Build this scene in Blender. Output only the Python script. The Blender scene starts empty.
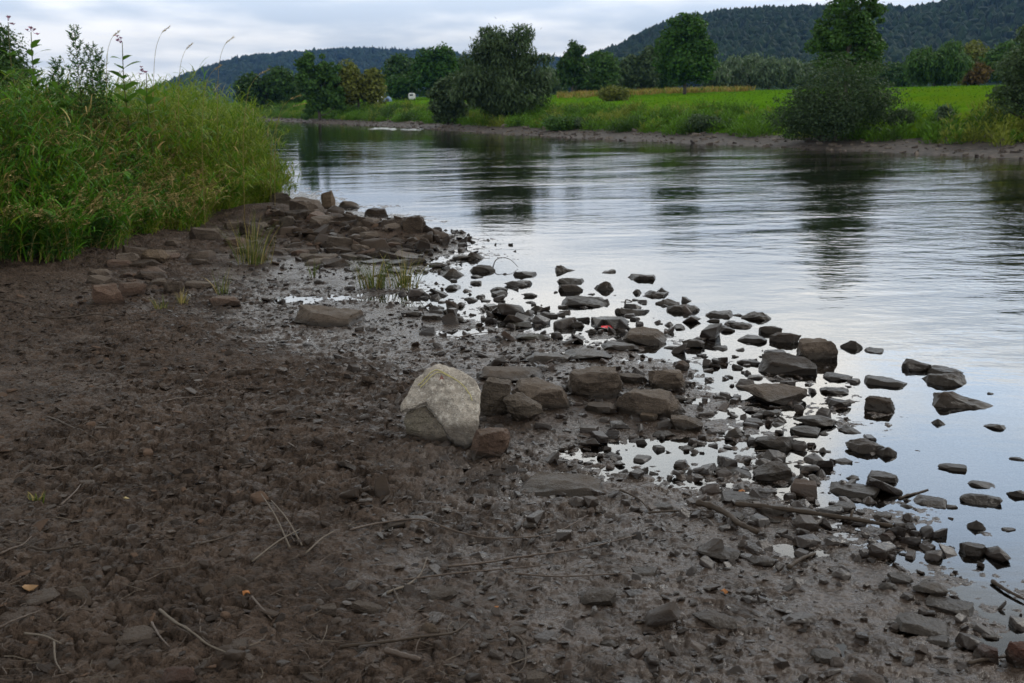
import bpy, bmesh, math, random
import numpy as np
from mathutils import Vector, Matrix, Euler
from mathutils.bvhtree import BVHTree

rng = np.random.default_rng(11)
random.seed(11)
scene = bpy.context.scene
COL = scene.collection
R = math.radians

# ------------------------------------------------------------------ camera
F, HC = 1050.0, 2.1
PITCH = math.atan((341.5 - 106) / F)
cp, sp = math.cos(PITCH), math.sin(PITCH)

def ray(px, py):
    a, b = (px - 512) / F, (341.5 - py) / F
    return np.array([a, cp + b * sp, -sp + b * cp])
def at_z(px, py, z=0.0):
    d = ray(px, py); t = (z - HC) / d[2]
    return np.array([d[0] * t, d[1] * t, z])
def at_y(px, py, Y):
    d = ray(px, py); t = Y / d[1]
    return np.array([d[0] * t, Y, HC + d[2] * t])

cam = bpy.data.cameras.new('camera'); co = bpy.data.objects.new('camera', cam)
COL.objects.link(co); scene.camera = co
co.location = (0, 0, HC); co.rotation_euler = (math.pi / 2 - PITCH, 0, 0)
cam.sensor_width = 23.5; cam.lens = 23.5 * F / 1024; cam.clip_start = .05; cam.clip_end = 12000
cam.dof.use_dof = True; cam.dof.focus_distance = 6.6; cam.dof.aperture_fstop = 3.2

# ------------------------------------------------------------------ noise
_perm = np.random.default_rng(3).permutation(256).astype(np.int64)
_perm = np.concatenate([_perm, _perm, _perm])
_g = np.random.default_rng(5).normal(size=(256, 3)); _g /= np.linalg.norm(_g, axis=1)[:, None]
def perlin(x, y, z=0.0):
    x, y, z = np.broadcast_arrays(np.asarray(x, float), np.asarray(y, float), np.asarray(z, float))
    xi, yi, zi = np.floor(x).astype(np.int64), np.floor(y).astype(np.int64), np.floor(z).astype(np.int64)
    xf, yf, zf = x - xi, y - yi, z - zi
    xi &= 255; yi &= 255; zi &= 255
    u, v, w = [t * t * t * (t * (t * 6 - 15) + 10) for t in (xf, yf, zf)]
    def gr(i, j, k):
        g = _g[_perm[_perm[_perm[xi + i] + yi + j] + zi + k]]
        return g[..., 0] * (xf - i) + g[..., 1] * (yf - j) + g[..., 2] * (zf - k)
    def L(a, b, t): return a + (b - a) * t
    return L(L(L(gr(0,0,0), gr(1,0,0), u), L(gr(0,1,0), gr(1,1,0), u), v),
             L(L(gr(0,0,1), gr(1,0,1), u), L(gr(0,1,1), gr(1,1,1), u), v), w)
def fbm(x, y, z=0.0, o=3, gain=.5):
    s, a = 0, 1.0
    for i in range(o):
        s = s + a * perlin(x * 2.03 ** i + 17.3 * i, y * 2.03 ** i - 9.1 * i, z * 2.03 ** i + 3.7 * i); a *= gain
    return s
def sstep(a, b, x):
    t = np.clip((x - a) / (b - a), 0, 1); return t * t * (3 - 2 * t)

# ------------------------------------------------------------------ plan of the place
def seg_dist(x, y, pts):
    d = np.full(np.shape(x), 1e9)
    for (ax, ay), (bx, by) in zip(pts[:-1], pts[1:]):
        dx, dy = bx - ax, by - ay
        t = np.clip(((x - ax) * dx + (y - ay) * dy) / (dx * dx + dy * dy), 0, 1)
        d = np.minimum(d, np.hypot(x - ax - t * dx, y - ay - t * dy))
    return d
def inside(x, y, poly):
    c = np.zeros(np.shape(x), bool)
    n = len(poly)
    for i in range(n):
        (ax, ay), (bx, by) = poly[i], poly[(i + 1) % n]
        if ay == by: continue
        c ^= ((ay > y) != (by > y)) & (x < (bx - ax) * (y - ay) / (by - ay) + ax)
    return c
P2 = lambda px, py, z=0.0: tuple(at_z(px, py, z)[:2])

near_line = [(-240, 640), (-150, 330), (-80, 200), (-45, 125), (-19, 62), (-8.6, 36)] + [P2(*p) for p in
    [(272,187),(300,190),(335,203),(395,222),(436,238),(444,252),(418,268),(398,284),(412,303),(450,318),(505,331),(560,341),(640,354),(690,368),
     (728,392),(722,420),(745,452),(778,498),(826,532),(884,564),(946,594),(1024,636),(1110,690)]] + [(3.4, 2.2), (5, -3), (12, -25), (60, -160)]
near_poly = near_line + [(-900, -160), (-900, 640)]
far_line = [(-190, 640), (-150, 420), (-100, 290), (-62, 205)] + [P2(*p) for p in
    [(330,123.5),(400,127),(460,131),(560,137),(700,143.5),(860,150.5),(1024,158.5)]] + [(31, 22), (48, -12), (75, -60), (120, -160)]
far_poly = far_line + [(900, -160), (900, 640)]
bank_line = [(-30, 4), (-14, 8.5)] + [P2(*p, .25) for p in [(-60,270),(0,263),(60,255),(130,238),(200,217),(272,193)]]
bank_poly = bank_line + [(-7.0, 27.5), (-9.2, 36), (-20, 62), (-46, 125), (-82, 200), (-152, 330), (-242, 640), (-900, 640), (-900, 4)]
spit_line = [P2(270,212,.2), P2(305,214,.2), P2(350,226,.2), P2(378,234,.12), P2(402,239,.03)]

puddles = [(650,453,.50),(700,446,.42),(618,448,.16),(752,411,.36),(745,430,.26),(392,296,.5),(350,296,.25),(300,297,.32),(430,300,.5),(505,322,.35),(690,398,.16),(560,318,.3),
           (560,330,.3),(905,620,.16),(1000,640,.2),(850,640,.10),(760,590,.12),(800,545,.16),(690,480,.12),(470,330,.3),(590,540,.06),(480,540,.05)]
puddles = [(*P2(px, py, .03), r) for px, py, r in puddles]

_az = lambda px, py: math.atan2(ray(px, py)[0], ray(px, py)[1])
_el = lambda px, py: math.atan2(ray(px, py)[2], math.hypot(*ray(px, py)[:2]))
ridge_r = [(505,108),(545,72),(585,52),(620,39),(650,24),(680,12),(700,11),(720,7),(760,4),(830,4),(880,3),(908,4),(940,-1),(980,-10),(1024,-18),(1250,-20),(1500,40),(1900,120)]
ridge_l = [(-900,112),(0,100),(130,92),(165,80),(200,66),(240,54),(300,49),(350,46),(420,47),(470,52),(540,54),(590,58),(700,70),(900,108)]
RA = [np.array([(_az(*p), _el(*p)) for p in rr]) for rr in (ridge_r, ridge_l)]

def hills(x, y):
    r, az = np.hypot(x, y), np.arctan2(x, y)
    out = 0
    for A, R0, R1, cut in ((RA[0], 520, 1300, 15), (RA[1], 1450, 2300, 17)):
        top = np.maximum(R1 * np.tan(np.maximum(np.interp(az, A[:, 0], A[:, 1]), 0)) + HC - cut, 0)
        prof = sstep(0, 1, (r - R0) / (R1 - R0)) * (1 - .6 * sstep(R1 + 150, R1 + 800, r))
        out = np.maximum(out, top * prof)
    return out + np.where(out > 2, 7 * perlin(x / 130, y / 130, 3.3), 0)

def worley(x, y, seed):
    xi, yi = np.floor(x).astype(np.int64), np.floor(y).astype(np.int64)
    f1 = np.full(x.shape, 9.0); f2 = f1.copy(); idr = np.zeros(x.shape); tl = np.zeros(x.shape)
    for dx in (-1, 0, 1):
        for dy in (-1, 0, 1):
            a, b = (xi + dx) & 255, (yi + dy) & 255
            h = _perm[_perm[_perm[a] + b] + seed]; g2 = _perm[h + 91]; g3 = _perm[g2 + 37]
            ex, ey = xi + dx + .1 + .8 * h / 255 - x, yi + dy + .1 + .8 * g2 / 255 - y; d = np.hypot(ex, ey)
            c = d < f1; f2 = np.where(c, f1, np.minimum(f2, d)); idr = np.where(c, g3 / 255.0, idr); tl = np.where(c, ex * np.cos(g3 * .41) + ey * np.sin(g3 * .41), tl); f1 = np.minimum(f1, d)
    return f1, f2, idr, tl
def mud_noise(x, y):
    n = .030 * fbm(x * .9, y * .9, 1.1, 2) + .018 * fbm(x * 4.2, y * 4.2, 2.2, 2)
    wx = x + .05 * perlin(x * 6, y * 6, 3.1) + .012 * perlin(x * 25, y * 25, 1.7); wy = y + .05 * perlin(x * 6, y * 6, 8.1) + .012 * perlin(x * 25, y * 25, 6.7)
    trod = sstep(-.25, .25, perlin(x * .7, y * .7, 15.5))           # how churned the mud is
    f1, f2, r, tl = worley(wx * 7.5, wy * 9.5, 3); n = n + (.30 + .70 * trod) * ((r - .5) * .022 + tl * .026 - .014 * (1 - sstep(.0, .2, f2 - f1)))
    f1, f2, r, tl = worley(wx * 17, wy * 21, 7); n = n + (.45 + .55 * trod) * ((r - .5) * .012 + tl * .015 - .007 * (1 - sstep(.0, .3, f2 - f1)))
    return n + .006 * perlin(x * 34, y * 36, 9.1) + .003 * perlin(x * 70, y * 70, 2.6)

def ground(x, y, fine=True):
    x = np.atleast_1d(np.asarray(x, float)); y = np.atleast_1d(np.asarray(y, float))
    s = seg_dist(x, y, near_line) * np.where(inside(x, y, near_poly), 1, -1)
    u = seg_dist(x, y, far_line) * np.where(inside(x, y, far_poly), 1, -1)
    b = seg_dist(x, y, bank_line + bank_poly[8:13]) * np.where(inside(x, y, bank_poly), 1, -1)
    zn = np.where(s > 0, .008 + .013 * np.minimum(s, 1.6) + .058 * np.clip(s - 1.6, 0, 5), np.where(s > -1.1, .010 * s, np.where(s > -3.0, .05 * (s + 1.1) - .011, -.106 + .14 * (s + 3))))
    zn = np.maximum(zn, -1.6)
    zn = zn + .85 * sstep(-.2, 2.2, b)
    near_r = np.hypot(x, y) < 45
    sd = np.where(near_r, seg_dist(x, y, spit_line), 99)
    zn = zn + .30 * np.exp(-(sd / .9) ** 2) * sstep(-.5, .4, s)
    if fine:
        fade = sstep(-5, -2.5, s) * (1 - sstep(35, 50, np.hypot(x, y)))
        zn = zn + fade * mud_noise(x, y) * (.55 + .45 * sstep(.6, 2.2, s))
    if fine:
        for (qx, qy, r) in puddles:
            m = (np.hypot(x - qx, y - qy) < 3.2 * r) & (s > -.3)
            if m.any():
                a, c = x[m], y[m]; d = np.hypot((a - qx) / 1.5, c - qy) / r
                d = d * (1 + .55 * fbm(a * 1.1 / r, c * 1.6 / r, qx, 3)) + .25 * perlin(a * 9, c * 12, 2.1)
                zb = -.010 + .030 * np.abs(d) ** 1.5 + .7 * mud_noise(a, c)
                zn[m] = np.minimum(zn[m], zb)
    zf = np.where(u < 0, np.maximum(.1 * u, -1.6), .11 * np.minimum(u, 5))
    zf = zf + 1.05 * sstep(4.2, 9.5, u) + np.where(u > 9, .075 * (60 * (1 - np.exp(-(np.maximum(u, 9) - 9) / 60))), 0)
    z = np.where(u > -14, np.where(s > -3, np.maximum(zn, zf), np.maximum(zf, np.minimum(zn, -.1))), zn)
    z = np.where((u <= -14) & (s < -3), np.minimum(zn, -.1), z)
    rr = np.hypot(x, y)
    z = z + np.where(rr > 450, hills(x, y), 0)
    return z, s, u, b
def gz(x, y): return float(ground(x, y)[0][0])
def on_ground(px, py, z0=.1, water=True):
    z = z0
    for i in range(8):
        p = at_z(px, py, z); zz = float(ground(p[0], p[1], False)[0][0])
        if water: zz = max(zz, 0)
        z = z + .7 * (zz - z)
    p = at_z(px, py, z); g = gz(p[0], p[1])
    return np.array([p[0], p[1], g])

# ------------------------------------------------------------------ mesh helpers
class Geo:
    def __init__(s): s.v = []; s.f = []; s.n = 0
    def add(s, verts, faces, mat=0):
        verts = np.asarray(verts, float).reshape(-1, 3)
        if isinstance(faces, np.ndarray): s.f.append((faces + s.n, mat))
        else:
            by = {}
            for f in faces: by.setdefault(len(f), []).append(f)
            for k, fl in by.items(): s.f.append((np.array(fl, dtype=np.int64) + s.n, mat))
        s.v.append(verts); s.n += len(verts); return s
    def mesh(s, name, mats, smooth=False, sharp=None):
        me = bpy.data.meshes.new(name)
        V = np.concatenate(s.v) if s.v else np.zeros((0, 3))
        loops = np.concatenate([f.ravel() for f, m in s.f]); sizes = np.concatenate([np.full(len(f), f.shape[1]) for f, m in s.f])
        mi = np.concatenate([np.full(len(f), m) for f, m in s.f])
        me.vertices.add(len(V)); me.vertices.foreach_set('co', V.ravel().astype(np.float32))
        me.loops.add(len(loops)); me.loops.foreach_set('vertex_index', loops.astype(np.int32))
        me.polygons.add(len(sizes)); me.polygons.foreach_set('loop_start', np.concatenate([[0], np.cumsum(sizes)[:-1]]).astype(np.int32))
        me.polygons.foreach_set('loop_total', sizes.astype(np.int32))
        for m in mats: me.materials.append(m)
        me.polygons.foreach_set('material_index', mi.astype(np.int32))
        me.polygons.foreach_set('use_smooth', np.full(len(sizes), smooth))
        me.update(calc_edges=True); me.validate()
        if sharp: me.set_sharp_from_angle(angle=R(sharp))
        return me
    def build(s, name, mats, parent=None, smooth=False, loc=None, sharp=None):
        if not isinstance(mats, (list, tuple)): mats = [mats]
        o = bpy.data.objects.new(name, s.mesh(name, mats, smooth, sharp)); COL.objects.link(o)
        if parent: o.parent = parent
        if loc is not None: o.location = loc
        return o
def tag(o, label=None, cat=None, group=None, kind=None):
    if label: o['label'] = label
    if cat: o['category'] = cat
    if group: o['group'] = group
    if kind: o['kind'] = kind
    return o
def empty(name, loc, label, cat, group=None):
    o = bpy.data.objects.new(name, None); COL.objects.link(o); o.location = loc; o.empty_display_size = .1
    return tag(o, label, cat, group)

def tube(pts, rad, sides=6):
    pts = np.asarray(pts, float); n = len(pts); rad = np.broadcast_to(rad, (n,))
    t = np.gradient(pts, axis=0); t /= np.linalg.norm(t, axis=1)[:, None] + 1e-9
    ref = np.array([0.31, 0.17, 1.0]) if abs(t[0][2]) < .8 else np.array([1.0, .2, 0])
    a = np.cross(t, ref); a /= np.linalg.norm(a, axis=1)[:, None] + 1e-9
    b = np.cross(t, a)
    th = np.linspace(0, 2 * np.pi, sides, endpoint=False)
    V = pts[:, None, :] + rad[:, None, None] * (np.cos(th)[None, :, None] * a[:, None, :] + np.sin(th)[None, :, None] * b[:, None, :])
    fs = [[i * sides + j, i * sides + (j + 1) % sides, (i + 1) * sides + (j + 1) % sides, (i + 1) * sides + j] for i in range(n - 1) for j in range(sides)]
    fs += [list(range(sides))[::-1], [(n - 1) * sides + j for j in range(sides)]]
    return V.reshape(-1, 3), fs

def ribbons(root, az, th0, th1, length, width, K=4, prof='blade', twist=None):
    """arching strips: th = angle from the vertical at root / tip"""
    N = len(root); az, th0, th1, length, width = [np.broadcast_to(np.asarray(q, float), (N,)) for q in (az, th0, th1, length, width)]
    t = np.linspace(0, 1, K + 1)
    th = th0[:, None] + (th1 - th0)[:, None] * t[None, :] ** 1.6
    ds = (length / K)[:, None]
    mid = (th[:, 1:] + th[:, :-1]) / 2
    hor = np.concatenate([np.zeros((N, 1)), np.cumsum(np.sin(mid) * ds, 1)], 1)
    ver = np.concatenate([np.zeros((N, 1)), np.cumsum(np.cos(mid) * ds, 1)], 1)
    c = np.stack([root[:, 0, None] + hor * np.sin(az)[:, None], root[:, 1, None] + hor * np.cos(az)[:, None], root[:, 2, None] + ver], -1)
    wa = az + np.pi / 2 + (rng.normal(0, .7, N) if twist is None else twist)
    wd = np.stack([np.sin(wa), np.cos(wa), rng.normal(0, .25, N)], -1)
    if prof == 'blade': w = (1 - t ** 1.5) * .95 + .05
    elif prof == 'leaf': w = np.sin(np.pi * np.clip(t * .93 + .05, 0, 1)) ** .8
    else: w = np.ones_like(t)
    off = wd[:, None, :] * (w[None, :, None] * width[:, None, None] / 2)
    V = np.stack([c - off, c + off], 2).reshape(N * (K + 1) * 2, 3)
    base = (np.arange(N) * (K + 1) * 2)[:, None] + (np.arange(K) * 2)[None, :]
    Fc = np.stack([base, base + 1, base + 3, base + 2], -1).reshape(-1, 4)
    return V, Fc, c

# ------------------------------------------------------------------ material helpers
def new_mat(name):
    m = bpy.data.materials.new(name); m.use_nodes = True
    nt = m.node_tree; nt.nodes.clear()
    out = nt.nodes.new('ShaderNodeOutputMaterial')
    return m, nt, out
class NT:
    def __init__(s, nt): s.nt = nt
    def n(s, t, **kw):
        nd = s.nt.nodes.new('ShaderNode' + t)
        for k, v in kw.items(): setattr(nd, k, v)
        return nd
    def set(s, sock, v):
        if isinstance(v, bpy.types.NodeSocket): s.nt.links.new(v, sock)
        else: sock.default_value = v
    def math(s, op, a, b=0.0, clamp=False):
        nd = s.n('Math', operation=op, use_clamp=clamp); s.set(nd.inputs[0], a); s.set(nd.inputs[1], b); return nd.outputs[0]
    def mrange(s, v, a, b, c=0.0, d=1.0, smooth=True):
        nd = s.n('MapRange', interpolation_type='SMOOTHSTEP' if smooth else 'LINEAR')
        for i, q in enumerate((v, a, b, c, d)): s.set(nd.inputs[i], q)
        return nd.outputs[0]
    def mix(s, f, a, b, blend='MIX'):
        nd = s.n('Mix', data_type='RGBA', blend_type=blend)
        q = lambda c: (*c, 1) if isinstance(c, tuple) and len(c) == 3 else c
        s.set(nd.inputs[0], f); s.set(nd.inputs[6], q(a)); s.set(nd.inputs[7], q(b)); return nd.outputs[2]
    def noise(s, vec, scale, detail=3, rough=.55, out=0):
        nd = s.n('TexNoise'); s.set(nd.inputs['Vector'], vec); nd.inputs['Scale'].default_value = scale
        nd.inputs['Detail'].default_value = detail; nd.inputs['Roughness'].default_value = rough; return nd.outputs[out]
    def voronoi(s, vec, scale, out='Distance', feature='F1'):
        nd = s.n('TexVoronoi', feature=feature); s.set(nd.inputs['Vector'], vec); nd.inputs['Scale'].default_value = scale; return nd.outputs[out]
    def vmul(s, v, sc):
        nd = s.n('VectorMath', operation='MULTIPLY'); s.set(nd.inputs[0], v); nd.inputs[1].default_value = sc; return nd.outputs[0]
    def bump(s, h, strength, dist, normal=None):
        nd = s.n('Bump'); s.set(nd.inputs['Height'], h); s.set(nd.inputs['Strength'], strength); nd.inputs['Distance'].default_value = dist
        if normal is not None: s.set(nd.inputs['Normal'], normal)
        return nd.outputs[0]
    def bsdf(s, col, rough, spec=.5, normal=None):
        b = s.n('BsdfPrincipled'); q = (*col, 1) if isinstance(col, tuple) and len(col) == 3 else col
        s.set(b.inputs['Base Color'], q); s.set(b.inputs['Roughness'], rough); s.set(b.inputs['Specular IOR Level'], spec)
        if normal is not None: s.set(b.inputs['Normal'], normal)
        return b.outputs[0]
    def pos(s): return s.n('NewGeometry').outputs['Position']
    def island(s): return s.n('NewGeometry').outputs['Random Per Island']
    def sep(s, v):
        nd = s.n('SeparateXYZ'); s.set(nd.inputs[0], v); return nd.outputs

def foliage(name, c1, c2, transl=.3, rough=.6, spec=.12):
    m, nt, out = new_mat(name); k = NT(nt)
    isl = k.island()
    col = k.mix(isl, c1, c2)
    h = k.n('HueSaturation'); k.set(h.inputs['Color'], col)
    w = k.n('TexWhiteNoise', noise_dimensions='1D'); k.set(w.inputs['W'], isl)
    k.set(h.inputs['Value'], k.mrange(w.outputs[0], 0, 1, .72, 1.28, False)); k.set(h.inputs['Hue'], k.mrange(isl, 0, 1, .488, .512, False))
    b = k.bsdf(h.outputs[0], rough, spec)
    if transl:
        t = k.n('BsdfTranslucent'); k.set(t.inputs[0], k.mix(.45, h.outputs[0], (.09, .18, .015)))
        mx = k.n('MixShader'); mx.inputs[0].default_value = transl
        nt.links.new(b, mx.inputs[1]); nt.links.new(t.outputs[0], mx.inputs[2]); b = mx.outputs[0]
    nt.links.new(b, out.inputs[0]); return m
def plain(name, col, rough=.6, var=.25, scale=20, bump=.2, spec=.4):
    m, nt, out = new_mat(name); k = NT(nt)
    tc = k.n('TexCoord').outputs['Object']; n = k.noise(tc, scale, 4)
    c = k.mix(n, tuple(q * (1 - var) for q in col), tuple(min(q * (1 + var), 1) for q in col))
    nt.links.new(k.bsdf(c, rough, spec, k.bump(n, bump, .01)), out.inputs[0]); return m

def rock_mat(name, c1, c2, pale=None, moss=0.0, spec=.4, wet=True, mudh=0.0, top_tone=0.0):
    m, nt, out = new_mat(name); k = NT(nt)
    tc = k.n('TexCoord').outputs['Object']; oi = k.n('ObjectInfo').outputs['Random']
    add = k.n('VectorMath', operation='ADD'); k.set(add.inputs[0], tc); cmb = k.n('CombineXYZ')
    for i in range(3): k.set(cmb.inputs[i], k.math('MULTIPLY', oi, 13.0 + 7 * i))
    k.set(add.inputs[1], cmb.outputs[0]); v = add.outputs[0]
    n1, n2, n3 = k.noise(v, 5, 4, .6), k.noise(v, 26, 5, .65), k.noise(v, 110, 3, .6)
    strata = k.noise(k.vmul(v, (2.0, 2.0, 28.0)), 1.6, 3)
    f = k.math('ADD', k.math('MULTIPLY', n1, .55), k.math('MULTIPLY', n2, .45))
    col = k.mix(k.mrange(f, .32, .68), c1, c2)
    col = k.mix(k.mrange(strata, .52, .68, 0, .45), col, tuple(q * .5 for q in c1))
    col = k.mix(k.mrange(n3, .58, .72, 0, .6), col, tuple(min(q * 1.9, .6) for q in c2)); col = k.mix(k.mrange(n3, .44, .32, 0, .7), col, tuple(q * .4 for q in c1))
    if pale: col = k.mix(k.mrange(n2, .52, .64, 0, .8), col, pale)
    vb = k.n('Mix', data_type='RGBA', blend_type='MULTIPLY'); vb.inputs[0].default_value = 1
    k.set(vb.inputs[6], col); br = k.mrange(oi, 0, 1, .7, 1.25, False); cc = k.n('CombineColor'); [k.set(cc.inputs[i], br) for i in range(3)]
    k.set(vb.inputs[7], cc.outputs[0]); col = vb.outputs[2]
    geo = k.n('NewGeometry'); nz = k.sep(geo.outputs['Normal'])[2]; pz = k.sep(geo.outputs['Position'])[2]
    if moss: col = k.mix(k.math('MULTIPLY', k.mrange(n1, .42, .58), moss), col, (.045, .05, .012))
    if top_tone: col = k.mix(k.math('MULTIPLY', k.mrange(k.math('ADD', nz, k.math('MULTIPLY', k.math('SUBTRACT', n2, .5), .9)), .55, .95), top_tone), col, (.112, .090, .071))  # paler brown mixed onto faces that point up
    # splashed mud low on the stone, water line of the river
    mud = k.mrange(k.math('ADD', k.sep(tc)[2], k.math('MULTIPLY', n1, -.12)), -.04 + mudh, .03 + mudh, .75, 0)
    col = k.mix(mud, col, (.040, .031, .025))
    rough = .62
    if wet:
        w = k.mrange(k.math('ADD', pz, k.math('MULTIPLY', n1, -.06)), 0.0, .055, 1, 0)
        col = k.mix(k.math('MULTIPLY', w, .7), col, (.012, .010, .008)); rough = k.mrange(w, 0, 1, .62, .34)
    h = k.math('ADD', k.math('MULTIPLY', n2, .6), k.math('ADD', k.math('MULTIPLY', n3, .25), k.math('MULTIPLY', strata, .5)))
    nt.links.new(k.bsdf(col, rough, k.mrange(w, 0, 1, .1, .14) if wet else .12, k.bump(h, k.mrange(w, 0, 1, 1.0, .45) if wet else 1.0, .035)), out.inputs[0]); return m

M = {}
M['rock'] = rock_mat('brown_rock', (.048, .036, .027), (.098, .076, .059), top_tone=.4)
M['dark'] = rock_mat('dark_rock', (.022, .0155, .011), (.052, .038, .0275))
M['grey'] = rock_mat('grey_rock', (.036, .028, .021), (.074, .060, .047), top_tone=.3)
M['red'] = rock_mat('reddish_rock', (.052, .033, .024), (.098, .063, .046), top_tone=.3)
M['cobble'] = rock_mat('red_cobble', (.038, .018, .013), (.075, .036, .026))
M['tan'] = rock_mat('tan_rock', (.085, .060, .040), (.16, .118, .080))
M['pale'] = rock_mat('pale_boulder_rock', (.21, .184, .155), (.39, .352, .30), pale=(.46, .425, .375), mudh=.075)
M['pale_shade'] = rock_mat('shaded_underside', (.085, .072, .057), (.18, .156, .126), moss=.2)  # darker copy of the pale rock: recess shade put into colour, a little moss
M['moss'] = rock_mat('mossy_rock', (.035, .032, .02), (.07, .06, .04), moss=.85)

# ------------------------------------------------------------------ ground materials
def mud_material():
    m, nt, out = new_mat('wet_mud'); k = NT(nt); p = k.pos(); x, y, z = k.sep(p)
    n0, n1, n2, n3 = k.noise(p, .55, 3), k.noise(p, 3.5, 4, .6), k.noise(p, 19, 5, .65), k.noise(p, 75, 4, .65)
    f = k.math('ADD', k.math('MULTIPLY', n1, .4), k.math('ADD', k.math('MULTIPLY', n2, .4), k.math('MULTIPLY', n3, .2)))
    col = k.mix(k.mrange(f, .38, .62), (.0240, .0168, .0124), (.083, .0590, .0445))
    col = k.mix(k.mrange(k.noise(p, 33, 2), .63, .72, 0, .5), col, (.085, .060, .043))
    col = k.mix(k.mrange(n3, .58, .70, 0, .7), col, (.010, .007, .0055))
    wet = k.mrange(k.math('ADD', z, k.math('MULTIPLY', n1, -.10)), -.05, .045, 1, 0)
    damp = k.math('MULTIPLY', k.mrange(k.math('ADD', k.math('MULTIPLY', n0, .6), k.math('MULTIPLY', n1, .4)), .45, .56), k.mrange(z, .06, .26, .75, .12))
    wt = k.math('MAXIMUM', wet, damp)
    col = k.mix(k.math('MULTIPLY', wet, .5), col, (.020, .015, .012))
    rough = k.math('MAXIMUM', k.math('ADD', k.mrange(wt, 0, 1, .68, .27), k.math('MULTIPLY', k.math('SUBTRACT', n2, .5), .7)), .09)
    vd = k.voronoi(p, 34)
    b = k.bump(n3, k.mrange(wet, 0, 1, .8, .3), .02, k.bump(k.math('ADD', n2, k.math('MULTIPLY', vd, -.5)), k.mrange(wet, 0, 1, .9, .4), .05))
    nt.links.new(k.bsdf(col, rough, k.mrange(wet, 0, 1, .08, .24), b), out.inputs[0]); return m
M['mud'] = mud_material()
def bed_material():
    m, nt, out = new_mat('river_bed'); k = NT(nt); p = k.pos()
    n = k.noise(p, 6, 5, .65); c = k.mix(k.mrange(n, .35, .65), (.012, .011, .007), (.035, .028, .018))
    nt.links.new(k.bsdf(c, .8, .2, k.bump(n, .5, .03)), out.inputs[0]); return m
M['bed'] = bed_material()
def gravel_material():
    m, nt, out = new_mat('gravel'); k = NT(nt); p = k.pos()
    v = k.n('TexVoronoi'); k.set(v.inputs['Vector'], p); v.inputs['Scale'].default_value = 3.5
    s = k.sep(v.outputs['Color'])[0]
    c = k.mix(s, (.030, .023, .018), (.085, .066, .053)); c = k.mix(k.mrange(v.outputs['Distance'], .25, .5, 0, .8), c, (.02, .016, .013))
    nt.links.new(k.bsdf(c, .8, .3, k.bump(v.outputs['Distance'], -.8, .1)), out.inputs[0]); return m
M['gravel'] = gravel_material()
def turf_material(name, c1, c2, c3):
    m, nt, out = new_mat(name); k = NT(nt); p = k.pos()
    n1, n2, n3 = k.noise(p, .07, 4), k.noise(p, .6, 4, .6), k.noise(p, 5, 4, .7)
    c = k.mix(k.mrange(n2, .3, .7), c1, c2); c = k.mix(k.mrange(n1, .46, .62, 0, .6), c, c3)
    c = k.mix(k.mrange(n3, .5, .7, 0, .45), c, tuple(q * .55 for q in c1))
    nt.links.new(k.bsdf(c, .95, .0, k.bump(n3, .9, .25)), out.inputs[0]); return m
M['meadow'] = turf_material('meadow_turf', (.053, .145, .006), (.097, .200, .010), (.095, .145, .008))
M['bank_soil'] = turf_material('bank_soil', (.035, .04, .012), (.05, .06, .015), (.05, .04, .02))
M['hill_soil'] = turf_material('hill_soil', (.02, .035, .015), (.03, .05, .02), (.025, .04, .02))

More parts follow.
